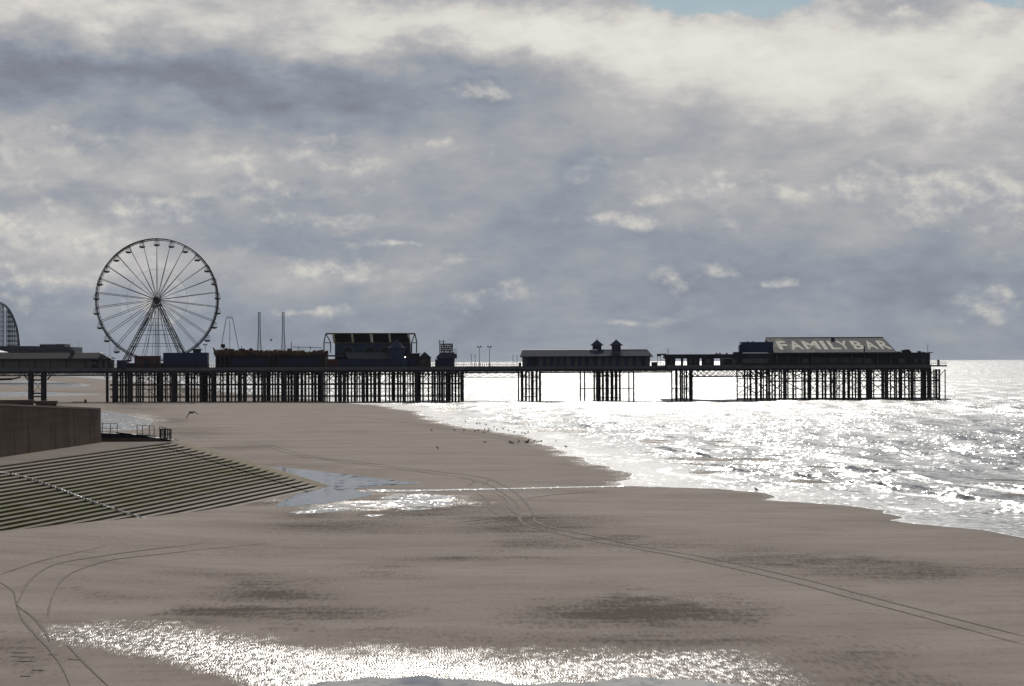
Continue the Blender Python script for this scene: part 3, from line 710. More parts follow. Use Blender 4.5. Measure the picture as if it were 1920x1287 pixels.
# ------------------------------------------------------------------ sea wall
wall = thing("sea_wall", (-38, 235, ZA), "tall brown-stained concrete sea wall above the stepped revetment", "sea wall")
mb = MB()
wl = [(-44.4, 110, 8.9), (-42.0, 150, 8.75), (-40.3, 185, 8.2), (-38.7, 215, 7.58), (-37.7, 235, 7.08), (-36.75, 254.5, 6.6)]
seams = []
npan = 0
for (a, b) in zip(wl[:-1], wl[1:]):
    for k in range(4):
        t0, t1 = k / 4, (k + 1) / 4
        p_ = [a[q] + (b[q] - a[q]) * t0 for q in range(3)]; q_ = [a[q] + (b[q] - a[q]) * t1 for q in range(3)]
        g = 0.012
        y0, y1 = p_[1] + g, q_[1] - g
        pr = 0.012 * (npan % 3)
        MB().hexa([(p_[0] + pr, y0, ZA - 0.2), (q_[0] + pr, y1, ZA - 0.2), (q_[0] - 0.55, y1, ZA - 0.2), (p_[0] - 0.55, y0, ZA - 0.2),
                   (p_[0] - 0.12 + pr, y0, p_[2] - 0.16), (q_[0] - 0.12 + pr, y1, q_[2] - 0.16), (q_[0] - 0.55, y1, q_[2] - 0.16), (p_[0] - 0.55, y0, p_[2] - 0.16)]).build("wall_panel", M['wall'], wall)
        npan += 1
        mb.hexa([(p_[0] - 0.04, y0, p_[2] - 0.157), (q_[0] - 0.04, y1, q_[2] - 0.157), (q_[0] - 0.7, y1, q_[2] - 0.157), (p_[0] - 0.7, y0, p_[2] - 0.157),
                 (p_[0] - 0.06, y0, p_[2]), (q_[0] - 0.06, y1, q_[2]), (q_[0] - 0.7, y1, q_[2]), (p_[0] - 0.7, y0, p_[2])])
mb.build("coping", M['apron'], wall)
# return of the wall at its end
MB().box(-46, -36.9, 254.6, 255.1, ZA - 0.2, 6.4).build("end_return", M['wall'], wall)

# promenade surface behind the wall
mb = MB(); vs = []; fs = []
for (x, y, z) in wl: vs += [(x - 0.72, y, z - 1.1), (x - 60, y, z - 1.0)]
for i in range(len(wl) - 1): fs.append((2 * i, 2 * i + 2, 2 * i + 3, 2 * i + 1))
pr_ = mb.add(vs, fs).build("promenade", M['apron'], None, kind="structure", label="concrete promenade behind the sea wall")

# low benches beyond the wall
for (a, b, ya, yb, lab) in ((-40, 62, 750.5, 760, "long low dark concrete block behind the sea wall, cut by the picture edge"), (65, 106, 752, 760, "short low dark concrete block beyond the sea wall coping")):
    q0 = at(a, ya, 262); q1 = at(b, yb, 262)
    t = thing("concrete_block_bench", ((q0[0] + q1[0]) / 2, 262.5, q1[2]), lab, "bench")
    MB().box(q0[0], q1[0], 262, 262.9, q1[2] + 0.12, q0[2]).build("seat_slab", M['concrete'], t)
    MB().box(q0[0] + 0.1, q1[0] - 0.1, 262.1, 262.8, 4.2, q1[2] + 0.118).build("plinth", M['concrete'], t)

# ramp with broken barriers beyond the wall end
ramp = thing("access_ramp", (-34, 258, ZA), "dark low concrete ramp wall beyond the sea wall end", "ramp")
def pz(px, py, Y): return tuple(at(px, py, Y))
Yr0 = 257.2
a0 = pz(186, 812, Yr0); a1 = pz(250, 815, Yr0); a2 = pz(322, 826, Yr0)
mb = MB()
for (p_, q_) in ((a0, a1), (a1, a2)):
    mb.hexa([(p_[0], Yr0, ZA - 0.3), (q_[0], Yr0, ZA - 0.3), (q_[0], Yr0 + 2.4, ZA - 0.3), (p_[0], Yr0 + 2.4, ZA - 0.3), p_, q_, (q_[0], Yr0 + 2.4, q_[2]), (p_[0], Yr0 + 2.4, p_[2])])
mb.build("ramp_wall", M['dark'], ramp)
MB().box(a0[0], a2[0] - 0.4, Yr0 - 0.06, Yr0 - 0.003, ZA + 0.02, ZA + 0.3).build("plinth", M['concrete'], ramp)
mb = MB(); 
for (x0, x1, yt) in ((218, 246, 811), (256, 292, 815), (296, 318, 823)):
    q0 = pz(x0, yt, Yr0); q1 = pz(x1, yt + 3, Yr0)
    mb.hexa([(q0[0], Yr0 - .1, q0[2] - .08), (q1[0], Yr0 - .1, q1[2] - .08), (q1[0], Yr0 + .5, q1[2] - .08), (q0[0], Yr0 + .5, q0[2] - .08), (q0[0], Yr0 - .1, q0[2] + .04), (q1[0], Yr0 - .1, q1[2] + .04), (q1[0], Yr0 + .5, q1[2] + .04), (q0[0], Yr0 + .5, q0[2] + .04)])
mb.build("coping_slab", M['iron'], ramp)
def rail_run(label, posts, rails):
    t = thing("safety_railing", pz(posts[0][0], posts[0][2], Yr0 + 0.6), label, "railing", "railings on the ramp")
    for (px, y0, y1) in posts:
        q0 = pz(px, y0, Yr0 + 0.6); q1 = pz(px, y1, Yr0 + 0.6)
        MB().tube(q1, q0, 0.035, 6).build("post", M['iron'], t)
    for (xa, ya, xb, yb) in rails:
        MB().tube(pz(xa, ya, Yr0 + 0.6), pz(xb, yb, Yr0 + 0.6), 0.028, 5).build("rail", M['iron'], t)
rail_run("section of thin railing against the sea wall end", [(192, 794, 813), (207, 794, 813), (220, 796, 814)], [(190, 793.5, 221, 794.5), (190, 803, 221, 804), (190, 810, 221, 811)])
rail_run("middle section of railing with four posts on the ramp", [(257, 797, 815), (267, 797.5, 816), (280, 798, 817), (289, 799, 818)], [(256, 797, 289, 799), (256, 812, 300, 818)])
bn = thing("wire_litter_basket", pz(313, 825, Yr0 + 0.5), "dark round mesh basket at the seaward end of the ramp", "basket")
c0 = pz(311, 826, Yr0 + 0.9)
for k in range(18):
    t = 2 * math.pi * k / 18; x, y = c0[0] + 0.5 * math.cos(t), c0[1] + 0.5 * math.sin(t)
    MB().tube((x, y, c0[2]), (x, y, c0[2] + 1.05), 0.028, 5).build("bar", M['iron'], bn)
for zz in (0.05, 0.55, 1.02):
    MB().path([(c0[0] + 0.5 * math.cos(t), c0[1] + 0.5 * math.sin(t), c0[2] + zz) for t in np.linspace(0, 2 * math.pi, 17)[:-1]], 0.035, 5, True).build("hoop", M['iron'], bn)
MB().lathe((c0[0] + 0.1, c0[1], c0[2] - 0.22), [(0.62, 0), (0.9, 0.08), (0.8, 0.16), (0.4, 0.2)], 12).build("base", M['iron'], bn)
rail_run("slanting end section of railing beside the round basket", [(299.5, 800, 821), (304, 801, 822), (309, 802, 823)], [(299, 800, 314, 803), (299, 808, 312, 809)])

# ------------------------------------------------------------------ the pier
D = 755.0                       # distance to the front row of legs
S = D / F                       # metres per photo pixel there
pier = thing("pier", (20, 765, 0), "long dark iron pleasure pier on many legs running out to sea", "pier")
def wx(px, Y=D): return at(px, 690, Y)[0]
def wz(px, py, Y=D): return at(px, py, Y)[2]
ZD, ZF = 9.25, 8.45            # deck top, underside of fascia
X_LAND, X_END = wx(-160), wx(1748)
# decks: (px0, px1, front Y, back Y)
DECKS = [(-160, 206, D + 3, D + 17), (206, 870, D, D + 26), (870, 972, D + 3, D + 15), (972, 1232, D, D + 22), (1232, 1250, D + 3, D + 15), (1250, 1746, D, D + 40)]
for i, (a, b, y0, y1) in enumerate(DECKS):
    x0, x1 = wx(a, y0), wx(b, y0)
    npl = max(1, int((x1 - x0) / 9))
    for k in range(npl):
        xa, xb = x0 + (x1 - x0) * k / npl, x0 + (x1 - x0) * (k + 1) / npl
        MB().box(xa + 0.015, xb - 0.015, y0 - 0.12, y0 - 0.003, ZF + random.uniform(-.02, .02), ZD + 0.05).build("fascia_board", M['fascia'], pier)
    MB().box(x0, x1, y0, y1, ZD - 0.25, ZD).build("deck", M['deckwood'], pier)
    for yy in np.linspace(y0 + 0.2, y1 - 0.2, 5):
        MB().box(x0 + 0.01, x1 - 0.01, yy - 0.15, yy + 0.15, ZF - 0.55, ZD - 0.252).build("deck_beam", M['iron'], pier)
# legs
unit_leg = MB().tube((0, 0, 0), (0, 0, 1), 1.0, 8).mesh("leg")
unit_leg.materials.append(M['iron'])
legs = []
def leg(px, wpx, Y, top=ZF - 0.4, base=-0.8):
    o = bpy.data.objects.new("leg", unit_leg); C.objects.link(o); o.parent = pier
    r = wpx * 0.5 * Y / F
    X = wx(px, Y)
    o.location = Vector((X, Y, base)) - pier.location; o.scale = (r, r, top - base)
    legs.append((X, Y, r)); return X
LEGS = [
 # shoreward span: two stout columns, then the single column at the platform edge
 (58, 12, 0), (82, 12, 0), (201, 6, 0),
 # wide platform under the wheel, stalls and arcade
 (216, 13, 0), (226, 4, 2), (230, 4, 3), (236, 5, 1), (244, 12, 0), (259, 3.5, 2), (263, 4, 1), (268, 4, 3), (290, 4, 1), (297, 3, 3), (301, 6, 0), (319, 3, 2), (326, 12, 0), (349, 4, 1),
 (353, 5, 2), (359, 4, 3), (365, 4, 0), (377, 7, 0), (382, 4, 1), (387, 6, 2), (393, 4, 3), (399, 8, 0), (404, 4, 2),
 (418, 3.5, 1), (427, 3.5, 2), (434, 3.5, 3), (441, 3.5, 1), (447, 3.5, 2), (452, 4, 3), (458, 6.5, 0), (477, 6, 0), (484, 4, 1), (491, 4, 2), (496, 7, 0), (501, 3.5, 3), (506, 3.5, 1), (511, 3.5, 2), (516, 3.5, 3), (522, 4.5, 1),
 (529, 5, 2), (534, 9, 0), (541, 5, 1), (547, 5, 2), (553, 7, 0), (559, 4, 3), (567, 3.5, 1), (573, 3.5, 2), (579, 3.5, 3), (585, 4.5, 1), (592, 4, 2), (597, 4, 3), (604, 7.5, 0), (609, 3.5, 1),
 (630, 4.5, 1), (636, 6.5, 0), (645, 6.5, 0), (652, 5, 1), (659, 3.5, 2), (666, 3.5, 3), (681, 8, 0), (688, 6, 1), (695, 3.5, 2), (702, 6, 0), (711, 7.5, 0), (723, 3.5, 1), (730, 3.5, 2), (738, 3.5, 3),
 (746, 5, 1), (751, 3.5, 2), (758, 7, 0), (769, 3.5, 1), (774, 3.5, 2), (781, 7.5, 0), (785, 3, 3), (788, 3, 2), (793, 4, 1), (810.5, 4.5, 0), (814, 3, 2), (820, 3.5, 3), (824, 5, 1), (829, 6, 0), (838, 7, 0), (842, 5, 2),
 (848, 5, 1), (854, 4.5, 3), (860, 4.5, 2), (867, 6.5, 0),
 # under the shelter with the cupolas
 (972, 3.2, 1), (978, 4.5, 0), (986, 5, 0), (992, 3.2, 2), (999, 4.2, 1), (1006, 5, 0), (1013, 3.6, 1), (1088, 3.2, 0), (1096, 3.2, 1),
 (1114, 4, 0), (1120, 7, 0), (1125, 3, 2), (1130, 4.5, 1), (1138, 7.5, 0), (1146, 4, 1), (1149, 3, 2), (1155, 6.5, 0), (1162, 4.5, 1), (1179, 3, 0), (1188, 3.4, 1),
 # pierhead
 (1259.5, 3.2, 0), (1267, 3.6, 1), (1276, 4.6, 0), (1279.5, 2.8, 2), (1283, 3, 3), (1287, 4, 1), (1293, 3.4, 2), (1297, 4.4, 0),
 (1382, 3, 0), (1396, 4.4, 0), (1407, 4.6, 1), (1418, 6, 0), (1427, 4, 2), (1431, 3, 4), (1442, 5, 0), (1453, 4.4, 1), (1461, 3, 3), (1465, 3, 2), (1472, 7, 0), (1487, 4.6, 1), (1492, 3, 3), (1509, 4.4, 1), (1516, 6, 0), (1532, 6.5, 0),
 (1542, 4.2, 1), (1548, 3.8, 2), (1557, 4, 3), (1564, 7, 0), (1582, 7, 0), (1590, 4, 1), (1598, 3.6, 2), (1604, 3.6, 4), (1611, 8, 0), (1629, 8, 0), (1634, 3, 3), (1638, 3, 2), (1655, 7, 0), (1662, 8, 0), (1677, 3.2, 2), (1680, 3, 4), (1687, 6, 0), (1704, 4, 1), (1710, 7.5, 0),
 (1728, 4.5, 0), (1733, 3, 2), (1739, 3, 3), (1745, 3.6, 1), (1751, 3, 2), (1756, 3.4, 3), (1761, 4.5, 0), (1772, 2.4, 0)]
for (px, wp_, row) in LEGS:
    ys = D + (0.6, 6.0, 11.0, 16.0, 24.0)[row] + (3 if px < 206 else 0)
    leg(px, wp_ * 0.92, ys)
lr = random.Random(11)
for (a, b, num) in ((252, 404, 20), (410, 560, 18), (560, 806, 26), (812, 868, 5), (1400, 1760, 38), (1262, 1296, 3), (976, 1012, 3), (1112, 1162, 4)):
    for k in range(num):
        leg(a + (b - a) * (k + lr.random()) / num, lr.uniform(2.0, 3.4), D + lr.choice((8.5, 13.5, 20.0)))
# cap brackets on the front legs, diagonal struts near the deck, long horizontal ties, cross braces
def brace(x0, z0, x1, z1, Y, r, name="brace"):
    MB().tube((x0, Y, z0), (x1, Y, z1), r, 5).build(name, M['iron'], pier)
zu, zl = wz(500, 721.5), wz(500, 744.5)
seg = [206, 262, 326, 399, 477, 553, 604, 645, 711, 781, 867]
for a, b in zip(seg[:-1], seg[1:]):
    brace(wx(a), zu, wx(b), zu, D + 0.3, 0.20, "horizontal_tie")
    brace(wx(a), zl, wx(b), zl, D + 0.3, 0.15, "horizontal_tie")
    brace(wx(a, D + 11), zu + 0.1, wx(b, D + 11), zu + 0.1, D + 11, 0.13, "horizontal_tie")
    brace(wx(a, D + 11), zl + 0.2, wx(b, D + 11), zl + 0.2, D + 11, 0.12, "horizontal_tie")
    brace(wx(a, D + 16), zl + 2.0, wx(b, D + 16), zl + 2.0, D + 16, 0.10, "horizontal_tie")
gaps = [(268, 290), (301, 319), (332, 349), (405, 418), (461, 475), (611, 629), (668, 678), (795, 809), (1003, 1013), (1276, 1297)]
for a, b in gaps:
    for Yb in (D + 6.0,):
        xa, xb = wx(a - 4, Yb), wx(b + 4, Yb)
        brace(xa, zl, xb, zu, Yb, 0.06); brace(xa, zu, xb, zl, Yb, 0.06)
        brace(xa, zu, xb, ZF - .4, Yb, 0.06); brace(xa, ZF - .4, xb, zu, Yb, 0.06)
for (a, b, num, zt_, zb_) in ((252, 404, 9, zu, zl), (410, 806, 22, zu, zl), (812, 868, 4, zu, zl), (1400, 1760, 20, zu, zl)):
    for k in range(num):
        Yb = D + lr.choice((8.5, 13.5, 20.0)); xa, xb = wx(a + (b - a) * k / num, Yb), wx(a + (b - a) * (k + 1) / num, Yb)
        top_, bot_ = (ZF - .4, zt_) if lr.random() < 0.65 else (zt_, zb_)
        brace(xa, top_, xb, bot_, Yb, 0.07); brace(xa, bot_, xb, top_, Yb, 0.07)
# stout ties on the two shoreward columns
for py in (713, 738, 744): brace(wx(58, D + 3), wz(60, py), wx(82, D + 3), wz(80, py), D + 3.6, 0.22, "horizontal_tie")
brace(wx(62, D + 3), wz(60, 737), wx(79, D + 3), wz(80, 714), D + 3.6, 0.07); brace(wx(62, D + 3), wz(60, 714), wx(79, D + 3), wz(80, 737), D + 3.6, 0.07)
for (a, b) in ((52, 44), (88, 96)): brace(wx(a, D + 3), ZF - 2.2, wx(b, D + 3), ZF - 0.8, D + 3.6, 0.2)
brace(wx(202), wz(200, 730), wx(214), wz(210, 730), D + 3, 0.15, "horizontal_tie")
# pierhead ties and crossed struts
zt = [wz(1600, 709), wz(1600, 714.5), wz(1600, 726), wz(1600, 740), wz(1600, 746.5)]
seg2 = [1382, 1418, 1442, 1472, 1516, 1532, 1564, 1582, 1611, 1629, 1662, 1687, 1710, 1761]
for a, b in zip(seg2[:-1], seg2[1:]):
    brace(wx(a), zt[0], wx(b), zt[0], D + 0.25, 0.11, "horizontal_tie")
    if a >= 1442: brace(wx(a), zt[1], wx(b), zt[1], D + 0.25, 0.2, "horizontal_tie")
    brace(wx(a), zt[3], wx(b), zt[3], D + 0.25, 0.12, "horizontal_tie")
    brace(wx(a), zt[4] - 0.1, wx(b), zt[4] - 0.1, D + 0.25, 0.22, "horizontal_tie")
    brace(wx(a, D + 11), zt[2] + random.uniform(-.6, .6), wx(b, D + 11), zt[2] + random.uniform(-.6, .6), D + 11, 0.09, "horizontal_tie")
    for Yb, rr in ((D + 6, 0.07), (D + 16, 0.06)):
        xa, xb = wx(a, Yb), wx(b, Yb)
        brace(xa, zt[1], xb, ZF - 0.4, Yb, rr); brace(xa, ZF - 0.4, xb, zt[1], Yb, rr)
        if random.random() < 0.75: brace(xa, zt[3], xb, zt[1], Yb, rr * 0.9)
        if random.random() < 0.75: brace(xa, zt[1], xb, zt[3], Yb, rr * 0.9)
for (a, b, py) in ((978, 1013, 708), (978, 1013, 729), (978, 1007, 744), (1114, 1162, 706), (1088, 1114, 729), (1114, 1162, 729), (1114, 1162, 746), (1162, 1188, 729), (1259, 1297, 729), (1267, 1297, 707)):
    brace(wx(a), wz(a, py), wx(b), wz(b, py), D + 0.4, 0.12, "horizontal_tie")
for (a, b) in ((978, 1007), (1114, 1138), (1138, 1162), (1276, 1297)):
    for Yb in (D + 6,):
        brace(wx(a, Yb), wz(a, 746), wx(b, Yb), wz(b, 708), Yb, 0.055); brace(wx(a, Yb), wz(a, 708), wx(b, Yb), wz(b, 746), Yb, 0.055)
fr_ = [216, 244, 301, 326, 365, 399, 458, 477, 496, 534, 553, 604, 636, 681, 711, 758, 781, 829, 867]
for a, b in zip(fr_[:-1], fr_[1:]):
    xa, xb = wx(a, D + 1.2), wx(b, D + 1.2)
    brace(xa, zu, xb, ZF - .5, D + 1.2, 0.06); brace(xa, ZF - .5, xb, zu, D + 1.2, 0.06)
fr_ = [1396, 1418, 1442, 1472, 1516, 1564, 1582, 1611, 1629, 1662, 1687, 1710, 1728]
for a, b in zip(fr_[:-1], fr_[1:]):
    xa, xb = wx(a, D + 1.2), wx(b, D + 1.2)
    brace(xa, zt[1], xb, ZF - .5, D + 1.2, 0.07); brace(xa, ZF - .5, xb, zt[1], D + 1.2, 0.07)
    brace(xa, zt[3], xb, zt[1], D + 1.2, 0.06); brace(xa, zt[1], xb, zt[3], D + 1.2, 0.06)
# leaning timber piles at the pierhead
for (px, wp_, top) in ((1728, 5.5, 706), (1744, 4, 706)):
    X = wx(px, D - 2); MB().tube((X, D - 2, -0.8), (X + .1, D - 2, wz(px, top)), wp_ * .5 * S, 8).build("timber_pile", M['timber'], pier)
# brackets fanning from leg heads
for (X, Y, r) in legs:
    if r > 0.24:
        for sgn in (-1, 1): brace(X, ZF - 2.3, X + sgn * 1.5, ZF - 0.5, Y, 0.09, "bracket")
# lattice girders below the deck
def lattice(px0, px1, ztop, zbot, Y, n_, name="lattice_girder", r=0.07, chord=0.12):
    x0, x1 = wx(px0, Y), wx(px1, Y); mb = MB()
    mb.tube((x0, Y, ztop), (x1, Y, ztop), chord, 4); mb.tube((x0, Y, zbot), (x1, Y, zbot), chord, 4)
    for k in range(n_):
        a = x0 + (x1 - x0) * k / n_; b = x0 + (x1 - x0) * (k + 1) / n_
        mb.tube((a, Y, zbot), (b, Y, ztop), r, 4); mb.tube((a, Y, ztop), (b, Y, zbot), r, 4); mb.tube((b, Y, zbot), (b, Y, ztop), r, 4)
    return mb.build(name, M['iron'], pier, kind="stuff")
lattice(-160, 205, ZF - 0.3, wz(100, 705), D + 3.4, 54); lattice(-160, 205, ZF - 0.3, wz(100, 705), D + 15, 50)
for yy in (D + 0.4, D + 8, D + 18, D + 25): lattice(206, 870, ZF - 0.3, ZF - 1.2, yy, 74, r=0.06)
lattice(868, 976, ZF - 0.2, wz(920, 699.5), D + 3.4, 20); lattice(868, 976, ZF - 0.2, wz(920, 699.5), D + 14.6, 17)
lattice(868, 976, wz(920, 700), wz(920, 708), D + 3.5, 7, r=0.05, chord=0.08)
lattice(1010, 1260, ZF - 0.2, wz(1100, 699), D + 0.4, 46); lattice(1010, 1260, ZF - 0.2, wz(1100, 699), D + 14, 40)
lattice(1297, 1440, ZF - 0.4, wz(1350, 706.5), D + 0.5, 13, r=0.09, chord=0.16); lattice(1297, 1440, ZF - 0.4, wz(1350, 706.5), D + 18, 12)
for yy in (D + 0.4, D + 12, D + 24): lattice(1440, 1746, ZF - 0.3, ZF - 0.9, yy, 44, r=0.05)
# landward arched bracket under the span
MB().tube((wx(-30, D + 3), D + 3.4, ZF - 2.2), (wx(22, D + 3), D + 3.4, ZF - 2.0), 0.3, 6).tube((wx(22, D + 3), D + 3.4, ZF - 2.0), (wx(38, D + 3), D + 3.4, ZF - 1.5), 0.2, 6).build("arched_bracket", M['iron'], pier)
# railings
def railing(px0, px1, Y, h=1.1, step=1.6):
    x0, x1 = wx(px0, Y), wx(px1, Y); mb = MB()
    k = 0; x = x0
    while x < x1: mb.tube((x, Y, ZD), (x, Y, ZD + h), 0.045, 4); x += step
    for zz in (h, h * 0.55, 0.15): mb.tube((x0, Y, ZD + zz), (x1, Y, ZD + zz), 0.045, 4)
    mb.build("railing", M['iron'], pier, kind="stuff")
railing(206, 972, D + 0.15, 1.0, 0.55); railing(870, 972, D + 14.8, 1.0, 0.55); railing(1223, 1262, D + 3.1, 0.9, 0.6); railing(808, 872, D + 25.8, 1.0, 0.5)
# projecting end landing with white rail
x0, x1 = wx(1746), wx(1780)
MB().box(x0, x1, D + 4, D + 14, ZD - 0.5, ZD - 0.1).build("end_landing", M['fascia'], pier)
for k in range(9):
    x = x0 + (x1 - x0) * (k + 0.5) / 9; MB().tube((x, D + 4.2, ZD - .1), (x, D + 4.2, ZD + 0.75), 0.05, 5).build("rail_post", M['white'], pier)
MB().tube((x0, D + 4.2, ZD + 0.75), (x1, D + 4.2, ZD + 0.75), 0.06, 5).build("handrail", M['white'], pier)
MB().tube((x0, D + 4.2, ZD + 0.35), (x1, D + 4.2, ZD + 0.35), 0.05, 5).build("handrail", M['white'], pier)
MB().box(wx(1763), wx(1767), D + 5, D + 5.6, ZD - .1, ZD + 1.3).build("life_ring_locker", M['dark'], pier)

# ------------------------------------------------------------------ helpers for things on the deck
def pbox(mb, px0, px1, pyt, pyb, Y, depth):
    pm = (px0 + px1) / 2
    return mb.box(wx(px0, Y), wx(px1, Y), Y, Y + depth, wz(pm, pyb, Y) if pyb is not None else ZD + 0.005, wz(pm, pyt, Y))
def base_of(px, Y): return (wx(px, Y), Y, ZD)

# shoreward pavilion --------------------------------------------------------
t = thing("pier_entrance_pavilion", base_of(80, D + 6), "long low shoreward pavilion with hipped brown-grey roof on the pier", "building")
Y0 = D + 3.6
for k, (a, b) in enumerate([(-160, -60), (-60, -25), (-25, 6), (6, 36), (36, 66), (66, 95), (95, 125), (125, 160)]):
    MB().box(wx(a, Y0) + 0.05, wx(b, Y0) - 0.05, Y0, Y0 + 0.2, ZD + 0.005, wz(80, 675, Y0)).build("wall_panel", M['cream'], t)
    MB().box(wx(b, Y0) - 0.14, wx(b, Y0) + 0.14, Y0 - 0.06, Y0 - 0.004, ZD + 0.005, wz(80, 675, Y0)).build("pilaster", M['dark'], t)
MB().box(wx(-160, Y0), wx(204, Y0), Y0 + 0.22, Y0 + 11, ZD + 0.005, wz(80, 675, Y0) - 0.02).build("body", M['dark'], t)
for (a, b) in ((160, 171), (185, 192), (196, 202)): pbox(MB(), a, b, 675.5, 690, Y0 - 0.02, 0.2).build("pillar", M['cream'], t)
pbox(MB(), 171, 183, 679, 685, Y0, 0.15).build("window", M['glass'], t)
mb = MB(); ze = wz(80, 673.5, Y0); zr = wz(80, 662, Y0 + 5)
xl, xa, xb = wx(-160, Y0), wx(188, Y0 + 5), wx(209, Y0)
mb.add([(xl, Y0 - .6, ze), (xb, Y0 - .6, ze), (xa, Y0 + 5, zr), (xl, Y0 + 5, zr), (xb, Y0 + 11, ze), (xl, Y0 + 11, ze)], [(0, 1, 2, 3), (1, 4, 2), (3, 2, 4, 5), (0, 3, 5), (0, 5, 4, 1)]).build("roof", M['pavroof'], t)
MB().box(xl, xb, Y0 - .75, Y0 - .603, ze - 0.25, ze + 0.1).build("eaves_board", M['dark'], t)
MB().tube((xa, Y0 + 5, zr), (xb + .1, Y0 - .6, ze + .05), 0.16, 5).build("hip_highlight", M['white'], t)  # white tube paints in the bright highlight along the hip edge
pbox(MB(), 132, 139, 657.5, 664, Y0 + 3, 1.2).build("roof_vent", M['dark'], t)
for (px, top) in ((147, 641), (206, 641)):
    f_ = thing("flagpole", base_of(px, Y0 + 8), "bare thin flagpole " + ("above the middle of the pavilion roof" if px < 200 else "at the corner between pavilion and big wheel"), "flagpole")
    X = wx(px, Y0 + 8); MB().tube((X, Y0 + 8, ZD), (X, Y0 + 8, wz(px, top, Y0 + 8)), 0.06, 5, 0.03).build("pole", M['steel'], f_)
    MB().lathe((X, Y0 + 8, wz(px, top, Y0 + 8)), [(0.03, 0), (0.1, .08), (0.03, .16)], 8).build("finial", M['steel'], f_)

# big wheel -------------------------------------------------------------
YW = D + 12
cxw, _, czw = at(294.5, 562.5, YW)
RW = 114.5 * YW / F
wheel = thing("ferris_wheel", (cxw, YW, ZD), "tall open ferris wheel with hanging gondolas standing on the pier", "ferris wheel")
ring = lambda R, Y, n_=96: [(cxw + R * math.cos(2 * math.pi * k / n_), Y, czw + R * math.sin(2 * math.pi * k / n_)) for k in range(n_)]
for yy in (YW - 1.1, YW + 1.1):
    MB().path(ring(RW, yy), 0.13, 5, True).path(ring(RW - 0.42, yy), 0.07, 4, True).build("rim", M['wheel'], wheel)
mb = MB()
for k in range(96):
    t = 2 * math.pi * k / 96; t2 = 2 * math.pi * (k + .5) / 96
    a = lambda R, tt, y: (cxw + R * math.cos(tt), y, czw + R * math.sin(tt))
    for yy in (YW - 1.1, YW + 1.1): mb.tube(a(RW, t, yy), a(RW - .42, t2, yy), 0.04, 3)
    if k % 2 == 0: mb.tube(a(RW, t, YW - 1.1), a(RW, t, YW + 1.1), 0.05, 3)
mb.build("rim_lattice", M['wheel'], wheel, kind="stuff")
MB().path(ring(RW * 0.5, YW, 72), 0.03, 4, True).build("inner_ring", M['steel'], wheel)
for k in range(26):
    t = 2 * math.pi * k / 26 + math.pi / 2
    for sgn in (-1, 1):
        off = 0.55
        a = (cxw + 0.5 * math.cos(t) - sgn * 0.10 * math.sin(t), YW + sgn * 1.9, czw + 0.5 * math.sin(t) + sgn * 0.10 * math.cos(t))
        b = (cxw + RW * math.cos(t) - sgn * 0.16 * math.sin(t), YW + sgn * 1.1, czw + RW * math.sin(t) + sgn * 0.16 * math.cos(t))
        MB().tube(a, b, 0.072, 5).build("spoke", M['wheel'], wheel)
MB().tube((cxw, YW - 2.6, czw), (cxw, YW + 2.6, czw), 0.75, 12).build("hub", M['dark'], wheel)
# gondolas
def gondola_meshes():
    b = MB(); b.lathe((0, 0, -2.05), [(0.25, 0), (0.62, .10), (0.84, .34), (0.88, .52), (0.80, .54), (0.6, .35)], 14)
    c = MB()
    for k in range(6):
        t = 2 * math.pi * k / 6 + .26; c.tube((0.8 * math.cos(t), 0.8 * math.sin(t), -1.55), (0.62 * math.cos(t), 0.62 * math.sin(t), -0.35), 0.035, 4)
    c.path([(0.62 * math.cos(q), 0.62 * math.sin(q), -.35) for q in np.linspace(0, 2 * math.pi, 13)[:-1]], 0.04, 4, True)
    h_ = MB(); h_.tube((0, 0, -2.0), (0, 0, 0.1), 0.055, 5); h_.tube((0, -1.1, 0), (0, 1.1, 0), 0.06, 5)
    for k in range(3):
        t = 2 * math.pi * k / 3; h_.tube((0, 0, -0.1), (0.62 * math.cos(t), 0.62 * math.sin(t), -.35), 0.03, 4)
    return b.mesh("gondola"), c.mesh("cage"), h_.mesh("hanger")
gb, gc, gh = gondola_meshes(); gb.materials.append(M['gondola']); gc.materials.append(M['wheel']); gh.materials.append(M['wheel'])
for k in range(26):
    t = 2 * math.pi * k / 26 + math.pi / 2
    o = bpy.data.objects.new("gondola", gb); C.objects.link(o); o.parent = wheel
    o.location = Vector((cxw + RW * math.cos(t), YW, czw + RW * math.sin(t))) - wheel.location
    for nm, me in (("cage", gc), ("hanger", gh)):
        q = bpy.data.objects.new(nm, me); C.objects.link(q); q.parent = o
# A-frame
for yy in (YW - 3.2, YW + 3.2):
    ys = YW + (yy - YW) * 0.8
    for (pxb, sgn) in ((230, -1), (352, 1)):
        X = wx(pxb, yy); zb = ZD + 0.3
        top = np.array((cxw, ys, czw)); bot = np.array((X, yy + (yy - YW) * 0.5, zb))
        dxn = np.array((0.62, 0, 0))
        MB().tube(top - dxn * 0.4, bot - dxn * 1.3, 0.12, 6).build("support_leg", M['wheel'], wheel)
        MB().tube(top + dxn * 0.4, bot + dxn * 1.3, 0.12, 6).build("support_leg", M['wheel'], wheel)
        mb = MB()
        for k in range(16):
            f0, f1 = k / 16, (k + 1) / 16
            l = lambda f, s_: top * (1 - f) + bot * f + s_ * dxn * (0.4 * (1 - f) + 1.3 * f)
            mb.tube(l(f0, -1), l(f1, 1), 0.05, 4); mb.tube(l(f0, 1), l(f1, 1 * -1), 0.05, 4) if k % 2 else mb.tube(l(f1, -1), l(f1, 1), 0.05, 4)
        mb.build("leg_lattice", M['wheel'], wheel, kind="stuff")
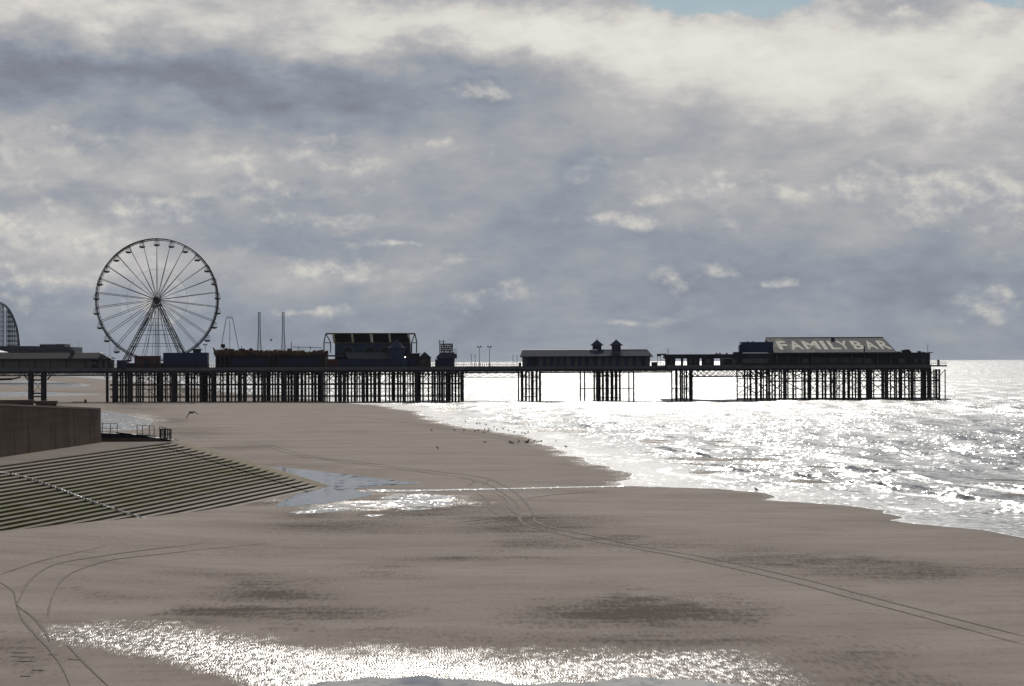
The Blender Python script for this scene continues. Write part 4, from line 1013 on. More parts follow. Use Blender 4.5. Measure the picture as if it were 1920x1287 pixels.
for py, rr in ((598, .06), (610, .07), (620, .06), (628, .07), (644.5, .07), (649.5, .06)):
    f = (py - 562) / (672 - 562)
    yy = YW - 3.0
    MB().tube((wx(294 - 62 * f, yy), yy, wz(294, py, yy)), (wx(294 + 58 * f, yy), yy, wz(294, py, yy)), rr, 5).build("cross_bar", M['wheel'], wheel)
for (pxa, pxb, yo) in ((291, 284, -1.5), (293, 290, 1.5), (295, 296, -1.5), (297, 301, 1.5), (289, 272, 2.8), (299, 318, 2.8)):
    MB().tube((wx(pxa, YW + yo), YW + yo, wz(290, 572, YW)), (wx(pxb, YW + yo), YW + yo, ZD), 0.055, 5).build("inner_strut", M['wheel'], wheel)
MB().box(wx(226, YW), wx(360, YW), YW - 5, YW + 5, ZD + 0.005, wz(290, 681, YW)).build("base_platform", M['dark'], wheel)
for k in range(12):
    px = 245 + k * 9; X = wx(px, YW - 4.8); MB().tube((X, YW - 4.8, wz(290, 681)), (X, YW - 4.8, wz(290, 671)), 0.05, 4).build("platform_rail_post", M['wheel'], wheel)
MB().tube((wx(240, YW - 4.8), YW - 4.8, wz(290, 671.5)), (wx(350, YW - 4.8), YW - 4.8, wz(290, 671.5)), 0.05, 4).build("platform_rail", M['wheel'], wheel)

def stall(name, label, cat, px0, px1, pyt, Y, depth, mat, roofmat=None, overhang=0.25, panels=None, group=None):
    t = thing(name, base_of((px0 + px1) / 2, Y + depth / 2), label, cat, group)
    pbox(MB(), px0, px1, pyt + 1.2, None, Y, depth).build("body", mat, t)
    zt_ = wz((px0 + px1) / 2, pyt + 1.2, Y)
    MB().box(wx(px0, Y) - overhang, wx(px1, Y) + overhang, Y - overhang, Y + depth + overhang, zt_ + 0.003, wz((px0 + px1) / 2, pyt, Y) + 0.05).build("roof", roofmat or M['dark'], t)
    for (a, b, yt, yb, mm, nm) in (panels or []): pbox(MB(), a, b, yt, yb, Y - 0.08, 0.075).build(nm, mm, t)
    return t
stall("ticket_booth", "low dull red booth at the foot of the ferris wheel", "booth", 252, 299, 668, YW - 9, 3, M['red'], M['red'], 0.15, [(256, 262, 675, 684, M['glass'], "window"), (270, 280, 674, 689, M['dark'], "door"), (285, 294, 675, 684, M['glass'], "window")])
stall("shipping_container", "plain navy blue container on the deck right of the wheel", "container", 306, 389, 662, D + 1.5, 4, M['navy'], M['navy'], 0.02, [(306 + k * 6, 309 + k * 6, 664, 686, M['navy'], "corrugation") for k in range(14)])
t = stall("blue_kiosk", "small blue kiosk at the edge of the deck left of the wheel", "kiosk", 219, 236, 676, D - 0.9, 1.8, M['navy'], M['blue'], 0.05, [(222, 227, 680, 688, M['dark'], "hatch"), (229, 234, 680, 694, M['dark'], "door")])
stall("control_hut", "small dark control hut at the right foot of the wheel", "hut", 362, 375, 655, YW - 2, 3, M['dark'], M['iron'], 0.3, [(364, 369, 659, 664, M['glass'], "window")])

def lamp(px, top, Y, label, twin=True, span=5):
    t = thing("lamp_post", base_of(px, Y), label, "lamp post", "lamp posts along the pier")
    X = wx(px, Y); zt_ = wz(px, top, Y)
    MB().tube((X, Y, ZD), (X, Y, ZD + (zt_ - ZD) * 0.35), 0.11, 6, 0.08).build("lower_shaft", M['iron'], t)
    MB().tube((X, Y, ZD + (zt_ - ZD) * 0.35), (X, Y, zt_ - 0.3), 0.06, 6).build("shaft", M['iron'], t)
    for s_ in (-1, 1):
        MB().path([(X, Y, zt_ - 0.5), (X + s_ * 0.25, Y, zt_ - 0.1), (X + s_ * 0.5 * span * S * .7, Y, zt_)], 0.045, 4).build("arm", M['iron'], t)
        MB().lathe((X + s_ * 0.5 * span * S * .9, Y, zt_ - 0.25), [(0.10, 0), (0.24, .12), (0.2, .32), (0.06, .42)], 8).build("lamp_head", M['iron'], t)
lamp(385, 646, D + 6, "twin-headed lamp post beside the right foot of the wheel")
lamp(899, 650, D + 4, "twin-headed lamp post, left one of the pair on the open deck", span=6)
lamp(918, 650, D + 4, "twin-headed lamp post, right one of the pair on the open deck", span=6)
for (px, top, lab) in ((884, 665, "thin pole left of the lamp pair, the first on the open deck"), (891, 665, "thin pole standing closest to the lamp pair"), (962, 666, "thin pole two places from the blue-grey shelter"), (969.5, 666, "thin pole right beside the blue-grey shelter")):
    t = thing("marker_pole", base_of(px, D + 3.3), lab, "pole", "thin poles along the pier rail")
    X = wx(px, D + 3.3); MB().tube((X, D + 3.3, ZD), (X, D + 3.3, wz(px, top, D + 3.3)), 0.06, 5).build("shaft", M['iron'], t); MB().tube((X, D + 3.3, wz(px, top + 1.5, D + 3.3)), (X, D + 3.3, wz(px, top, D + 3.3)), 0.1, 5).build("cap", M['iron'], t)

# amusement stalls with rockwork parapet ----------------------------------
t = thing("amusement_stalls", base_of(506, D + 6), "low amusement building with ragged brown rockwork parapet and blue shutters", "building")
Y0 = D + 1.5
pbox(MB(), 404, 610, 664, None, Y0 + 1.2, 12).build("body", M['dark'], t)
pbox(MB(), 402, 612, 663, 668, Y0, 2).build("canopy", M['brown'], t)
for (a, b) in ((433, 450), (450.5, 467), (467.5, 484), (484.5, 502), (522, 541), (541.5, 561), (561.5, 580), (580.5, 600)):
    pbox(MB(), a, b, 671.5, 686, Y0 + 1.1, 0.08).build("shutter", M['blue'], t)
for a in (404, 412, 420, 430, 503, 512, 520, 601, 608): pbox(MB(), a, a + 2.2, 668, 689, Y0 + 0.1, 0.4).build("post", M['timber'], t)
rr = random.Random(3)
px = 400.0
while px < 611:
    wd = rr.uniform(5, 13)
    top = 655.5 + rr.uniform(-1.5, 3.0) + (1.5 if px > 470 else 0) - (2 if 535 < px < 560 else 0)
    X0, X1 = wx(px, Y0), wx(px + wd * 1.1, Y0); zb, zt_ = wz(px, 664, Y0), wz(px, top, Y0)
    j = lambda s_=0.25: rr.uniform(-s_, s_)
    MB().hexa([(X0, Y0 - .1 + j(.1), zb), (X1, Y0 - .1 + j(.1), zb), (X1, Y0 + 3, zb), (X0, Y0 + 3, zb), (X0 + .2 + j(.1), Y0 + .4 + j(), zt_ + j()), (X1 - .2 + j(.1), Y0 + .4 + j(), zt_ + j()), (X1 - .1, Y0 + 2.5, zt_ + j()), (X0 + .1, Y0 + 2.5, zt_ + j())]).build("rockwork_block", M['brown'], t)
    px += wd
MB().hexa([(wx(400), Y0, wz(400, 660)), (wx(405), Y0, wz(400, 660)), (wx(405), Y0 + 1, wz(400, 660)), (wx(400), Y0 + 1, wz(400, 660)), (wx(397.5), Y0, wz(400, 651)), (wx(399.5), Y0, wz(400, 652)), (wx(399.5), Y0 + 1, wz(400, 652)), (wx(397.5), Y0 + 1, wz(400, 651))]).build("prow_spike", M['brown'], t)
mb = MB()
for k in range(26):
    q = Vector((rr.gauss(0, 1), rr.gauss(0, 1), rr.gauss(0, 1))).normalized() * rr.uniform(.15, .45); c_ = np.array(at(418.5, 648.5, Y0 + 2)) + np.array(q)
    s_ = rr.uniform(.12, .26); mb.hexa([c_ + np.array(v) * s_ * np.array([1, 1, 1]) + np.array([rr.uniform(-.08, .08) for _ in range(3)]) for v in [(-1, -1, -1), (1, -1, -1), (1, 1, -1), (-1, 1, -1), (-1, -1, 1), (1, -1, 1), (1, 1, 1), (-1, 1, 1)]])
mb.tube(at(418.5, 656, Y0 + 2), at(418.5, 648, Y0 + 2), 0.12, 5); mb.build("finial_ornament", M['dark'], t)
for (a, y0, y1) in ((453, 649, 656), (546.5, 641, 656), (560, 650, 656), (582, 649, 656)):
    MB().tube(at(a, y1, Y0 + 4), at(a, y0, Y0 + 4), 0.09, 5).build("roof_mast", M['iron'], t)
MB().tube(at(548, 651, Y0 + 4), at(604, 652.5, Y0 + 4), 0.07, 4).build("roof_rail", M['iron'], t)

# catapult ride: two lattice masts with a capsule between
t = thing("catapult_ride", base_of(509, D + 18), "pair of slim lattice masts with a hanging capsule behind the stalls", "ride")
YS = D + 18
for px in (486.5, 531.5):
    mb = MB(); zt_, zm, zb = wz(px, 585, YS), wz(px, 617, YS), ZD
    X = wx(px, YS)
    def corner(f, k):    # f 0 at base, 1 at top
        z_ = zb + (zt_ - zb) * f; fm = (zm - zb) / (zt_ - zb)
        w_ = 0.42 * (1 - f / fm) + 0.24 if f < fm else 0.24
        return (X + w_ * (1, 1, -1, -1)[k], YS + w_ * (1, -1, -1, 1)[k], z_)
    n_ = 22
    for k in range(4):
        for i in range(n_): mb.tube(corner(i / n_, k), corner((i + 1) / n_, k), 0.07, 4)
    for i in range(n_):
        for k in range(4): mb.tube(corner(i / n_, k), corner((i + 1) / n_, (k + 1) % 4), 0.045, 3)
    mb.build("mast", M['wheel'], t)
MB().lathe(at(508.5, 638.6, YS), [(0.1, -.15), (0.3, -.05), (0.3, .25), (0.1, .35)], 10).build("capsule", M['dark'], t)
for px in (486.5, 531.5): MB().tube(at(px, 586, YS), at(508.5, 637, YS), 0.012, 3).build("cable", M['steel'], t)

# arcade hall with glazed slope ------------------------------------------
t = thing("arcade_hall", base_of(694, D + 12), "blue arcade hall with four sloping black glazed panels and ochre ribs", "building")
Y0 = D + 6; Y1 = D + 15
for (a, b) in ((629, 660), (664, 695), (699.5, 730), (734, 768)):
    p4 = [at(a, 642.5, Y0), at(b, 642.5, Y0), at(b - 2, 627.5, Y1), at(a - 2, 627.5, Y1)]
    up = np.array([0, 0.05, 0.12])
    MB().hexa([q for q in p4] + [q + up for q in p4]).build("glazed_panel", M['matteglass'], t)
for px in (627, 662, 697, 732, 768):
    a, b = at(px, 642.5, Y0), at(px - 2.5, 626.5, Y1)
    MB().hexa([a + (-.28, 0, -.1), a + (.28, 0, -.1), a + (.28, .6, -.1), a + (-.28, .6, -.1), b + (-.28, 0, .2), b + (.28, 0, .2), b + (.28, .6, .2), b + (-.28, .6, .2)]).build("rib", M['ochre'], t)
MB().tube(at(611, 626, Y1), at(778, 626, Y1), 0.2, 6).build("ridge_beam", M['ochre'], t)
MB().tube(at(627, 643.3, Y0), at(769, 643.3, Y0), 0.16, 6).build("gutter_beam", M['ochre'], t)
pbox(MB(), 628, 769, 644, None, Y0, 14).build("wall", M['blue'], t)
for cpx in (653, 693, 722):
    mb = MB(); R_ = 11 * Y0 / F; c_ = at(cpx, 664, Y0 - 0.5)
    vs = [(c_[0] + R_ * math.cos(q), Y0 - 0.5, c_[2] + R_ * 1.25 * math.sin(q)) for q in np.linspace(0, math.pi, 13)]
    vs2 = [(x, Y0 - 0.02, z_) for x, y, z_ in vs]; n_ = len(vs)
    mb.add(vs + vs2, [tuple(range(n_))] + [(i, n_ + i, n_ + i + 1, i + 1) for i in range(n_ - 1)]).build("arched_opening", M['dark'], t)
    MB().path([(c_[0] + R_ * 1.06 * math.cos(q), Y0 - .55, c_[2] + R_ * 1.3 * math.sin(q)) for q in np.linspace(0, math.pi, 13)], 0.16, 5).build("arch_trim", M['cream'], t)
for (xa, xb, xo) in ((611, 622, -1), (770, 781, 1)):
    outer, inner = (608, 620) if xo < 0 else (781, 772)
    for yy in (Y0 + 1, Y1):
        z0_ = 662
        MB().path([at(outer, z0_, yy), at(outer + (-0.5 if xo < 0 else .5), 642, yy), at((611 if xo < 0 else 778), 626, yy)], 0.17, 5).build("frame_post", M['ochre'], t)
        MB().path([at(inner, z0_, yy), at(inner, 642, yy), at((611 if xo < 0 else 778), 626, yy)], 0.15, 5).build("frame_post", M['ochre'], t)
        MB().tube(at(outer, 643, yy), at(inner, 643, yy), 0.13, 5).build("frame_tie", M['ochre'], t)
MB().lathe((wx(743.5, Y0 - 2), Y0 - 2, wz(743, 653, Y0 - 2)), [(2.7, 0), (2.2, .25), (1.2, 1.1), (.45, 1.9), (.12, 2.4), (.05, 2.7)], 14).build("turret_roof", M['slate'], t)
MB().lathe((wx(743.5, Y0 - 2), Y0 - 2, ZD + 0.01), [(2.3, 0), (2.3, wz(743, 653, Y0 - 2) - ZD - .02)], 14).build("turret", M['blue'], t)
mb = MB(); zr, ze = wz(690, 661, D + 4.5), wz(690, 672, D + 2)
xa, xb = wx(648, D + 2), wx(735, D + 2)
mb.add([(xa + .6, D + 2, ze), (xb, D + 2, ze), (xb, D + 5, zr), (xa - .3, D + 5, zr), (xa + .6, D + 2, ze - .3), (xb, D + 2, ze - .3), (xb, D + 5, ze - .3), (xa - .3, D + 5, ze - .3)], [(0, 1, 2, 3), (0, 4, 5, 1), (1, 5, 6, 2), (2, 6, 7, 3), (3, 7, 4, 0), (4, 7, 6, 5)]).build("verandah_roof", M['roofgrey'], t)
for (a, b, mm) in ((612, 634, M['red']), (634.5, 652, M['navy']), (652.5, 676, M['blue']), (676.5, 700, M['navy']), (700.5, 722, M['blue']), (722.5, 748, M['navy']), (748.5, 764, M['blue'])):
    pbox(MB(), a, b, 673.5, None, D + 2.3, 3).build("stall_front", mm, t)
pbox(MB(), 608, 646, 666, 669, D + 2.6, 3).build("flat_roof", M['roofgrey'], t)
MB().lathe(at(759.5, 670, D + 1.9), [(0.05, -.15), (.2, -.08), (.2, .08), (.05, .15)], 8).build("lit_lamp", M['lit'], t)

stall("flat_roof_hut", "dark flat-roofed hut at the seaward end of the arcade hall", "hut", 764, 786, 663, D + 3, 4, M['dark'], M['slate'], 0.3, [(768, 780, 674, 688, M['navy'], "shutter")])
t = thing("gabled_hut", base_of(797, D + 5), "small hut with a pitched slatted roof beside the arcade hall", "hut")
pbox(MB(), 786, 807, 671, None, D + 2.5, 4).build("body", M['timber'], t)
xa, xm_, xb = wx(784, D + 2), wx(796, D + 2), wx(809, D + 2); z0_, z1_ = wz(797, 671.5), wz(797, 660)
MB().add([(xa, D + 2, z0_), (xb, D + 2, z0_), (xm_, D + 2, z1_), (xa, D + 7, z0_), (xb, D + 7, z0_), (xm_, D + 7, z1_)], [(0, 1, 2), (0, 2, 5, 3), (1, 4, 5, 2), (3, 5, 4), (0, 3, 4, 1)]).build("roof", M['slate'], t)
pbox(MB(), 790, 798, 675, 682, D + 2.4, 0.08).build("hatch", M['cream'], t)

t = thing("slide_kiosk", base_of(836, D + 5), "kiosk with dark hipped roof and rusty scaffold structure on top", "kiosk")
pbox(MB(), 820, 852, 672, None, D + 2, 5).build("body", M['navy'], t)
pbox(MB(), 816, 821, 674, None, D + 2.2, 2).build("side_bay", M['dark'], t)
z0_, z1_ = wz(836, 672.5), wz(836, 661)
MB().hexa([(wx(816), D + 1.4, z0_), (wx(857), D + 1.4, z0_), (wx(857), D + 7.6, z0_), (wx(816), D + 7.6, z0_), (wx(825), D + 3.5, z1_), (wx(850), D + 3.5, z1_), (wx(850), D + 5.5, z1_), (wx(825), D + 5.5, z1_)]).build("roof", M['slate'], t)
pbox(MB(), 849, 856.5, 663.5, 672, D + 2.6, 2.5).build("roof_bay", M['red'], t)
for px, top in ((824.5, 638), (828, 645), (831.5, 638), (834, 645), (838, 645), (842, 645), (845.5, 645), (848.5, 645)):
    for yy in (D + 3.6, D + 5.4): MB().tube(at(px, 662, yy), at(px, top, yy), 0.11, 5).build("scaffold_pole", M['rust'], t)
for py in (645, 649, 653, 657):
    MB().tube(at(824, py, D + 3.5), at(849, py, D + 3.5), 0.10, 5).build("scaffold_bar", M['rust'], t); MB().tube(at(824, py + 1.5, D + 5.5), at(849, py + 1.5, D + 5.5), 0.10, 5).build("scaffold_bar", M['rust'], t)
for k in range(4):
    MB().tube(at(828 + 5 * k, 661, D + 4.5), at(833 + 5 * k, 646, D + 4.5), 0.09, 4).build("scaffold_brace", M['rust'], t)
MB().tube(at(822, 640.5, D + 3.6), at(835, 640.5, D + 3.6), 0.06, 4).build("scaffold_bar", M['rust'], t)
for py in (655, 658, 661): MB().tube(at(848, py, D + 3.6), at(857, py + 0.8, D + 3.6), 0.06, 4).build("scaffold_bar", M['rust'], t)

# shelter with two cupolas ----------------------------------------------
t = thing("pier_shelter", base_of(1100, D + 8), "long slate-roofed shelter with two square cupolas and blue and cream panels", "building")
Y0 = D + 1.0; DP = 12
ze = wz(1100, 668.5, Y0); zr = wz(1100, 656.8, Y0 + DP / 2)
MB().box(wx(980, Y0), wx(1219, Y0), Y0 + .12, Y0 + DP, ZD + 0.005, ze - .02).build("body", M['dark'], t)
xs_ = [979, 988, 999, 1007, 1010, 1018, 1025, 1031, 1038, 1043, 1050, 1057, 1062, 1070, 1077, 1084, 1090, 1097, 1104, 1112, 1120, 1128, 1134, 1142, 1147, 1155, 1163, 1171, 1178, 1187, 1193, 1202, 1210, 1219]
for k, (a, b) in enumerate(zip(xs_[:-1], xs_[1:])):
    MB().box(wx(a, Y0) + .03, wx(b, Y0) - .03, Y0 + (0 if k % 2 else .05), Y0 + .117, ZD + 0.005, ze - .02).build("wall_panel", (M['blue'] if k % 2 else M['cream']) if 2 != k else M['dark'], t)
def hip_roof(pxa, pxb, hipl, hipr, name="roof", dy=0.0):
    a, b = wx(pxa, Y0), wx(pxb, Y0); yf, ym, yb = Y0 - .5 + dy, Y0 + DP / 2, Y0 + DP + .5
    mb = MB(); mb.add([(a, yf, ze + dy), (b, yf, ze + dy), (b, yb, ze + dy), (a, yb, ze + dy), (a + hipl, ym, zr + dy), (b - hipr, ym, zr + dy)], [(0, 1, 5, 4), (1, 2, 5), (2, 3, 4, 5), (3, 0, 4), (0, 3, 2, 1)])
    return mb.build(name, M['slate'], t)
hip_roof(975, 1000, 0.6, 0.0); hip_roof(1000.2, 1122, 0.0, 0.0, dy=0.02); hip_roof(1122.2, 1224, 0.0, 1.0, dy=0.0)
MB().tube((wx(980, Y0), Y0 + DP / 2, zr + .05), (wx(1122, Y0), Y0 + DP / 2, zr + .05), 0.13, 5).build("ridge_capping", M['white'], t)  # white colour stands for the sun's highlight along this ridge
MB().tube((wx(1122.5, Y0), Y0 + DP / 2, zr + .05), (wx(1216, Y0), Y0 + DP / 2, zr + .05), 0.1, 5).build("ridge_capping", M['slate'], t)
MB().box(wx(975, Y0), wx(1224, Y0), Y0 - .65, Y0 - .503, ze - .22, ze + .06).build("gutter", M['dark'], t)
for (cpx, pyb, Yc) in ((1119.5, 659, Y0 + DP / 2 + 2), (1155.5, 662, Y0 + 3)):
    c_ = wx(cpx, Yc); hw = 8.3 * S; ev = 13 * S
    zb_, zev, zap = wz(cpx, pyb, Yc), wz(cpx, 648.2, Yc), wz(cpx, 637, Yc)
    cu = MB().box(c_ - hw, c_ + hw, Yc - hw, Yc + hw, zb_ - .6, zev + .05).build("cupola", M['cream'], t)
    MB().add([(c_ - ev, Yc - ev, zev), (c_ + ev, Yc - ev, zev), (c_ + ev, Yc + ev, zev), (c_ - ev, Yc + ev, zev), (c_, Yc, zap)], [(0, 1, 4), (1, 2, 4), (2, 3, 4), (3, 0, 4), (0, 3, 2, 1)]).build("cupola_roof", M['slate'], cu)
    for k in (-1, 0, 1): MB().box(c_ + k * hw * .62 - hw * .22, c_ + k * hw * .62 + hw * .22, Yc - hw - .05, Yc - hw - .004, zb_ + .35, zev - .1).build("louvre", M['slate'], cu)
    MB().tube((c_, Yc, zap - .05), (c_, Yc, zap + .3), 0.06, 5).build("finial", M['iron'], cu)
pbox(MB(), 985, 995, 668, 669.5, Y0 - .8, 0.3).build("sign_strip", M['steel'], t)
stall("equipment_box", "low dark box just past the seaward end of the shelter", "box", 1222, 1232.5, 679.5, D + 2, 2, M['dark'], M['iron'], 0.05, [(1224, 1230, 682, 687, M['dark'], "lid")])
stall("deck_locker", "small dark locker beside the landward end of the shelter", "box", 972.5, 977.5, 680.5, D + 3.5, 1, M['dark'], M['iron'], 0.04, [(973.5, 976.5, 682, 687, M['dark'], "door")])
t = thing("notice_board", base_of(1236, D + 5), "small dark notice board on two posts between shelter and pierhead", "sign")
pbox(MB(), 1232, 1239.5, 663.8, 668.5, D + 5, 0.15).build("board", M['dark'], t)
for px in (1232.7, 1238.8): MB().tube(at(px, 668.5, D + 5.08), (wx(px, D + 5.08), D + 5.08, ZD), 0.06, 5).build("post", M['iron'], t)

# pierhead: low colonnade ------------------------------------------------
t = thing("pierhead_colonnade", base_of(1320, D + 8), "low flat-roofed colonnade with bright gaps between its posts on the pierhead", "building")
Y0 = D + 1.5
pbox(MB(), 1247, 1392, 664.5, 672.5, Y0, 9).build("roof", M['dark'], t)
pbox(MB(), 1240, 1249, 663.5, 666, Y0 + 1, 2).build("roof_projection", M['dark'], t)
for (a, b) in ((1247, 1266.5), (1276.5, 1281.5), (1288, 1312), (1315.5, 1339), (1350, 1392)):
    pbox(MB(), a, b, 672.5, None, Y0 + .3, 0.3).build("wall_panel", M['dark'], t)
for (a, b) in ((1293, 1297), (1303, 1306), (1322, 1332), (1352, 1358), (1373, 1381), (1258, 1260)):
    pbox(MB(), a, b, 673.5, 682, Y0 + .2, 0.09).build("faded_panel", M['cream'], t)
MB().tube(at(1252.5, 664, Y0 + 3), at(1252.5, 654, Y0 + 3), 0.1, 5).build("mast", M['iron'], t)
for a in (1344, 1350, 1363): pbox(MB(), a - 1.5, a + 1.5, 662, 664.4, Y0 + 3, 1).build("roof_vent", M['iron'], t)
MB().box(wx(1247), wx(1392), Y0 + .25, Y0 + .295, ZD + .01, ZD + 0.16).build("kick_board", M['steel'], t)

# pierhead bar -----------------------------------------------------------
bar = thing("pierhead_bar", base_of(1570, D + 15), "large dark pierhead hall with pale lettering across its shallow grey roof", "building")
Y0 = D + 1.6
pbox(MB(), 1392.3, 1744, 661.8, None, Y0 + 0.4, 34).build("body", M['dark'], bar)
eL, eR = at(1452, 661, Y0 - .4), at(1682, 661, Y0 - .4)
rL, rR = at(1434.5, 633.8, Y0 + 25.6), at(1659.5, 633.8, Y0 + 25.6)
rL[0] = eL[0]; rR[0] = eR[0] - 0.3
bkL = np.array([eL[0], Y0 + 33, eL[2] + .5]); bkR = np.array([eR[0], Y0 + 33, eL[2] + .5])
eL[2] = eR[2] = (eL[2] + eR[2]) / 2; rL[2] = rR[2] = (rL[2] + rR[2]) / 2
low = np.array([0, 0, -.35])
roof = MB().add([eL, eR, rR, rL, bkL, bkR, eL + low, eR + low, bkR + low, bkL + low], [(0, 1, 2, 3), (3, 2, 5, 4), (6, 7, 1, 0), (1, 7, 8, 5, 2), (0, 3, 4, 9, 6), (4, 5, 8, 9), (6, 9, 8, 7)]).build("roof", M['barroof'], bar)
MB().tube(rL, rR, 0.28, 5).build("ridge_capping", M['dark'], roof)
MB().box(eL[0], eR[0], Y0 - .6, Y0 - .403, eL[2] - .5, eL[2] - .05).build("eaves_board", M['dark'], roof)
# lettering painted on the roof: nine letters, each laid on the slope
slope = rL - eL; sl = np.linalg.norm(slope); sv = slope / sl; hx = np.array([1.0, 0, 0]); nv = np.cross(hx, sv)
LET = [("F", 1459, 1477), ("A", 1481, 1505), ("M", 1508, 1537), ("I", 1542, 1550), ("L", 1556, 1575), ("Y", 1573, 1594), ("B", 1600, 1620), ("A", 1624, 1645), ("R", 1650, 1670)]
v_lo, v_hi = 0.20, 0.78
dg = bpy.context.evaluated_depsgraph_get
for ch, pa, pb in LET:
    cu = bpy.data.curves.new("letter", 'FONT'); cu.body = ch; cu.size = 1.0; cu.offset = 0.028; cu.extrude = 0.0; cu.resolution_u = 3
    tmp = bpy.data.objects.new("letter_tmp", cu); C.objects.link(tmp)
    bpy.context.view_layer.update()
    me = bpy.data.meshes.new_from_object(tmp.evaluated_get(bpy.context.evaluated_depsgraph_get()))
    bpy.data.objects.remove(tmp); bpy.data.curves.remove(cu)
    co = np.array([v.co[:] for v in me.vertices]); mn, mx = co.min(0), co.max(0)
    me.name = "letter"
    fl = 0.5 * (v_lo + v_hi); Ym = (eL + slope * 0.35)[1]
    xa, xb = at(pa + 4, 655, (eL + slope * v_lo)[1])[0], at(pb + 4, 655, (eL + slope * v_lo)[1])[0]
    for v in me.vertices:
        a = (v.co.x - mn[0]) / max(1e-6, mx[0] - mn[0]); b = (v.co.y - mn[1]) / (mx[1] - mn[1])
        vv = v_lo + (v_hi - v_lo) * b
        q = eL + slope * vv + nv * 0.02; q[0] = xa + (xb - xa) * a
        v.co = Vector(q) - bar.location
    me.materials.clear(); me.materials.append(M['letter']); me.update()
    if sum(p_.normal.z for p_ in me.polygons) < 0: me.flip_normals()
    o = bpy.data.objects.new("letter", me); C.objects.link(o); o.parent = bar; o["label"] = "worn cream letter %s painted on the roof" % ch
# roof details
q = eL + slope * 0.80; X = at(1561.5, 640, q[1])[0]
MB().box(X - .45, X + .45, q[1] - .5, q[1] + .5, q[2] - .3, q[2] + .9).build("roof_vent", M['dark'], roof)
q = eL + slope * 0.05; X = at(1620.5, 655, q[1])[0]
MB().tube((X, q[1], q[2] - .3), (X, q[1], wz(1620, 649.5, q[1])), 0.16, 6).build("flue", M['iron'], roof)
# walls: pale posts and boarded panels
for px in (1457, 1477, 1499, 1523.5, 1548, 1572, 1597, 1621.5, 1646, 1670): pbox(MB(), px - 1.1, px + 1.1, 664, 683, Y0 + .1, .25).build("post", M['cream'], bar)
for (a, b) in ((1505, 1517), (1527, 1544), (1552, 1569), (1576, 1593), (1601, 1617)): pbox(MB(), a, b, 672.5, 681, Y0 + .3, .095).build("window", M['glass'], bar)
for (a, b) in ((1505.5, 1516), (1622, 1634), (1685, 1697), (1715, 1719.5), (1729, 1734), (1391, 1441)): pbox(MB(), a, b, 673, 681.5, Y0 + .2, .08).build("boarded_panel", M['cream'], bar)
pbox(MB(), 1441, 1452, 672, 682, Y0 + .2, .15).build("doorway", M['dark'], bar)
# rough plant on the low roof at the seaward side
for (a, b, yt) in ((1683, 1689, 659.3), (1692, 1699, 656.5), (1698, 1706, 655.5), (1703, 1709, 658.5), (1722, 1727, 658.5), (1730, 1734, 660)): pbox(MB(), a, b, yt, 661.7, Y0 + 3, 2).build("roof_plant", M['iron'], bar)
MB().tube(at(1739.5, 661.5, Y0 + 3), at(1739.5, 643.5, Y0 + 3), 0.07, 5, 0.04).build("aerial", M['iron'], bar)
pbox(MB(), 1744.3, 1750, 660.3, 661.8, Y0 + 1, 3).build("canopy_tip", M['dark'], bar)
pbox(MB(), 1376, 1392, 660.3, 664.2, Y0 + 2, 3).build("low_roof_step", M['dark'], bar)

t = thing("blue_plant_block", (wx(1420), D + 6, wz(1420, 664)), "navy blue box-shaped plant block beside the lettered bar roof", "building")
Y0b = D + 2.2; zb_ = wz(1420, 661.7, D + 2.0) + .01
MB().box(wx(1392, Y0b), wx(1450, Y0b), Y0b, Y0b + 7, zb_, wz(1420, 641.5, Y0b)).build("body", M['navy'], t)
MB().box(wx(1387.5, Y0b), wx(1392, Y0b) - .003, Y0b + .5, Y0b + 5, zb_, wz(1420, 648, Y0b)).build("side_step", M['navy'], t)
pbox(MB(), 1386.8, 1394, 646.5, 650, Y0b - .2, .19).build("vent_cowl", M['dark'], t)
for px in (1402, 1411.5): MB().lathe(at(px, 641, Y0b + 2), [(.2, -.05), (.3, .1), (.18, .3), (.03, .38)], 8).build("roof_light", M['white'], t)
for px in (1386.5, 1389, 1391.5): MB().tube(at(px, 648, Y0b + 1), at(px, 641.5, Y0b + 1), 0.04, 4).build("rail_post", M['iron'], t)
MB().tube(at(1386.3, 642, Y0b + 1), at(1392, 642, Y0b + 1), 0.04, 4).build("rail", M['iron'], t)

# ------------------------------------------------------------------ far shore
YB = 1500.0
t = thing("seafront_building", at(60, 690, YB), "dark blue-grey seafront block far behind the pavilion roof", "building")
def fbox(mb, a, b, yt, yb, Y, dp): return mb.box(at(a, 660, Y)[0], at(b, 660, Y)[0], Y, Y + dp, at((a + b) / 2, yb, Y)[2], at((a + b) / 2, yt, Y)[2])
fbox(MB(), -160, 133, 651.5, 700, YB, 40).build("body", M['farblock'], t)
fbox(MB(), -160, 66, 649.5, 651.45, YB + 3, 30).build("parapet", M['farblock'], t)
fbox(MB(), 74.5, 104, 645.8, 651.4, YB + 4, 20).build("plant_room", M['farblock'], t); fbox(MB(), 104.6, 121, 645.4, 651.4, YB + 5, 20).build("plant_room", M['farblock'], t)
for k in range(14): fbox(MB(), -20 + k * 11, -12 + k * 11, 654, 658, YB - .5, .45).build("window", M['glass'], t)
for k in range(3): MB().tube(at(134 + 2 * k, 664, YB), at(134 + 2 * k, 652 + 2 * k, YB), 0.2, 4).build("stair_post", M['farblock'], t)
t = thing("white_canopy", at(0, 661, 1000), "white pitched canopy roof at the left edge above the pavilion", "canopy")
a, b, c_, e_ = at(-60, 652, 1006), at(-4, 656.3, 1006), at(15.5, 660.5, 1000), at(-60, 661, 1000)
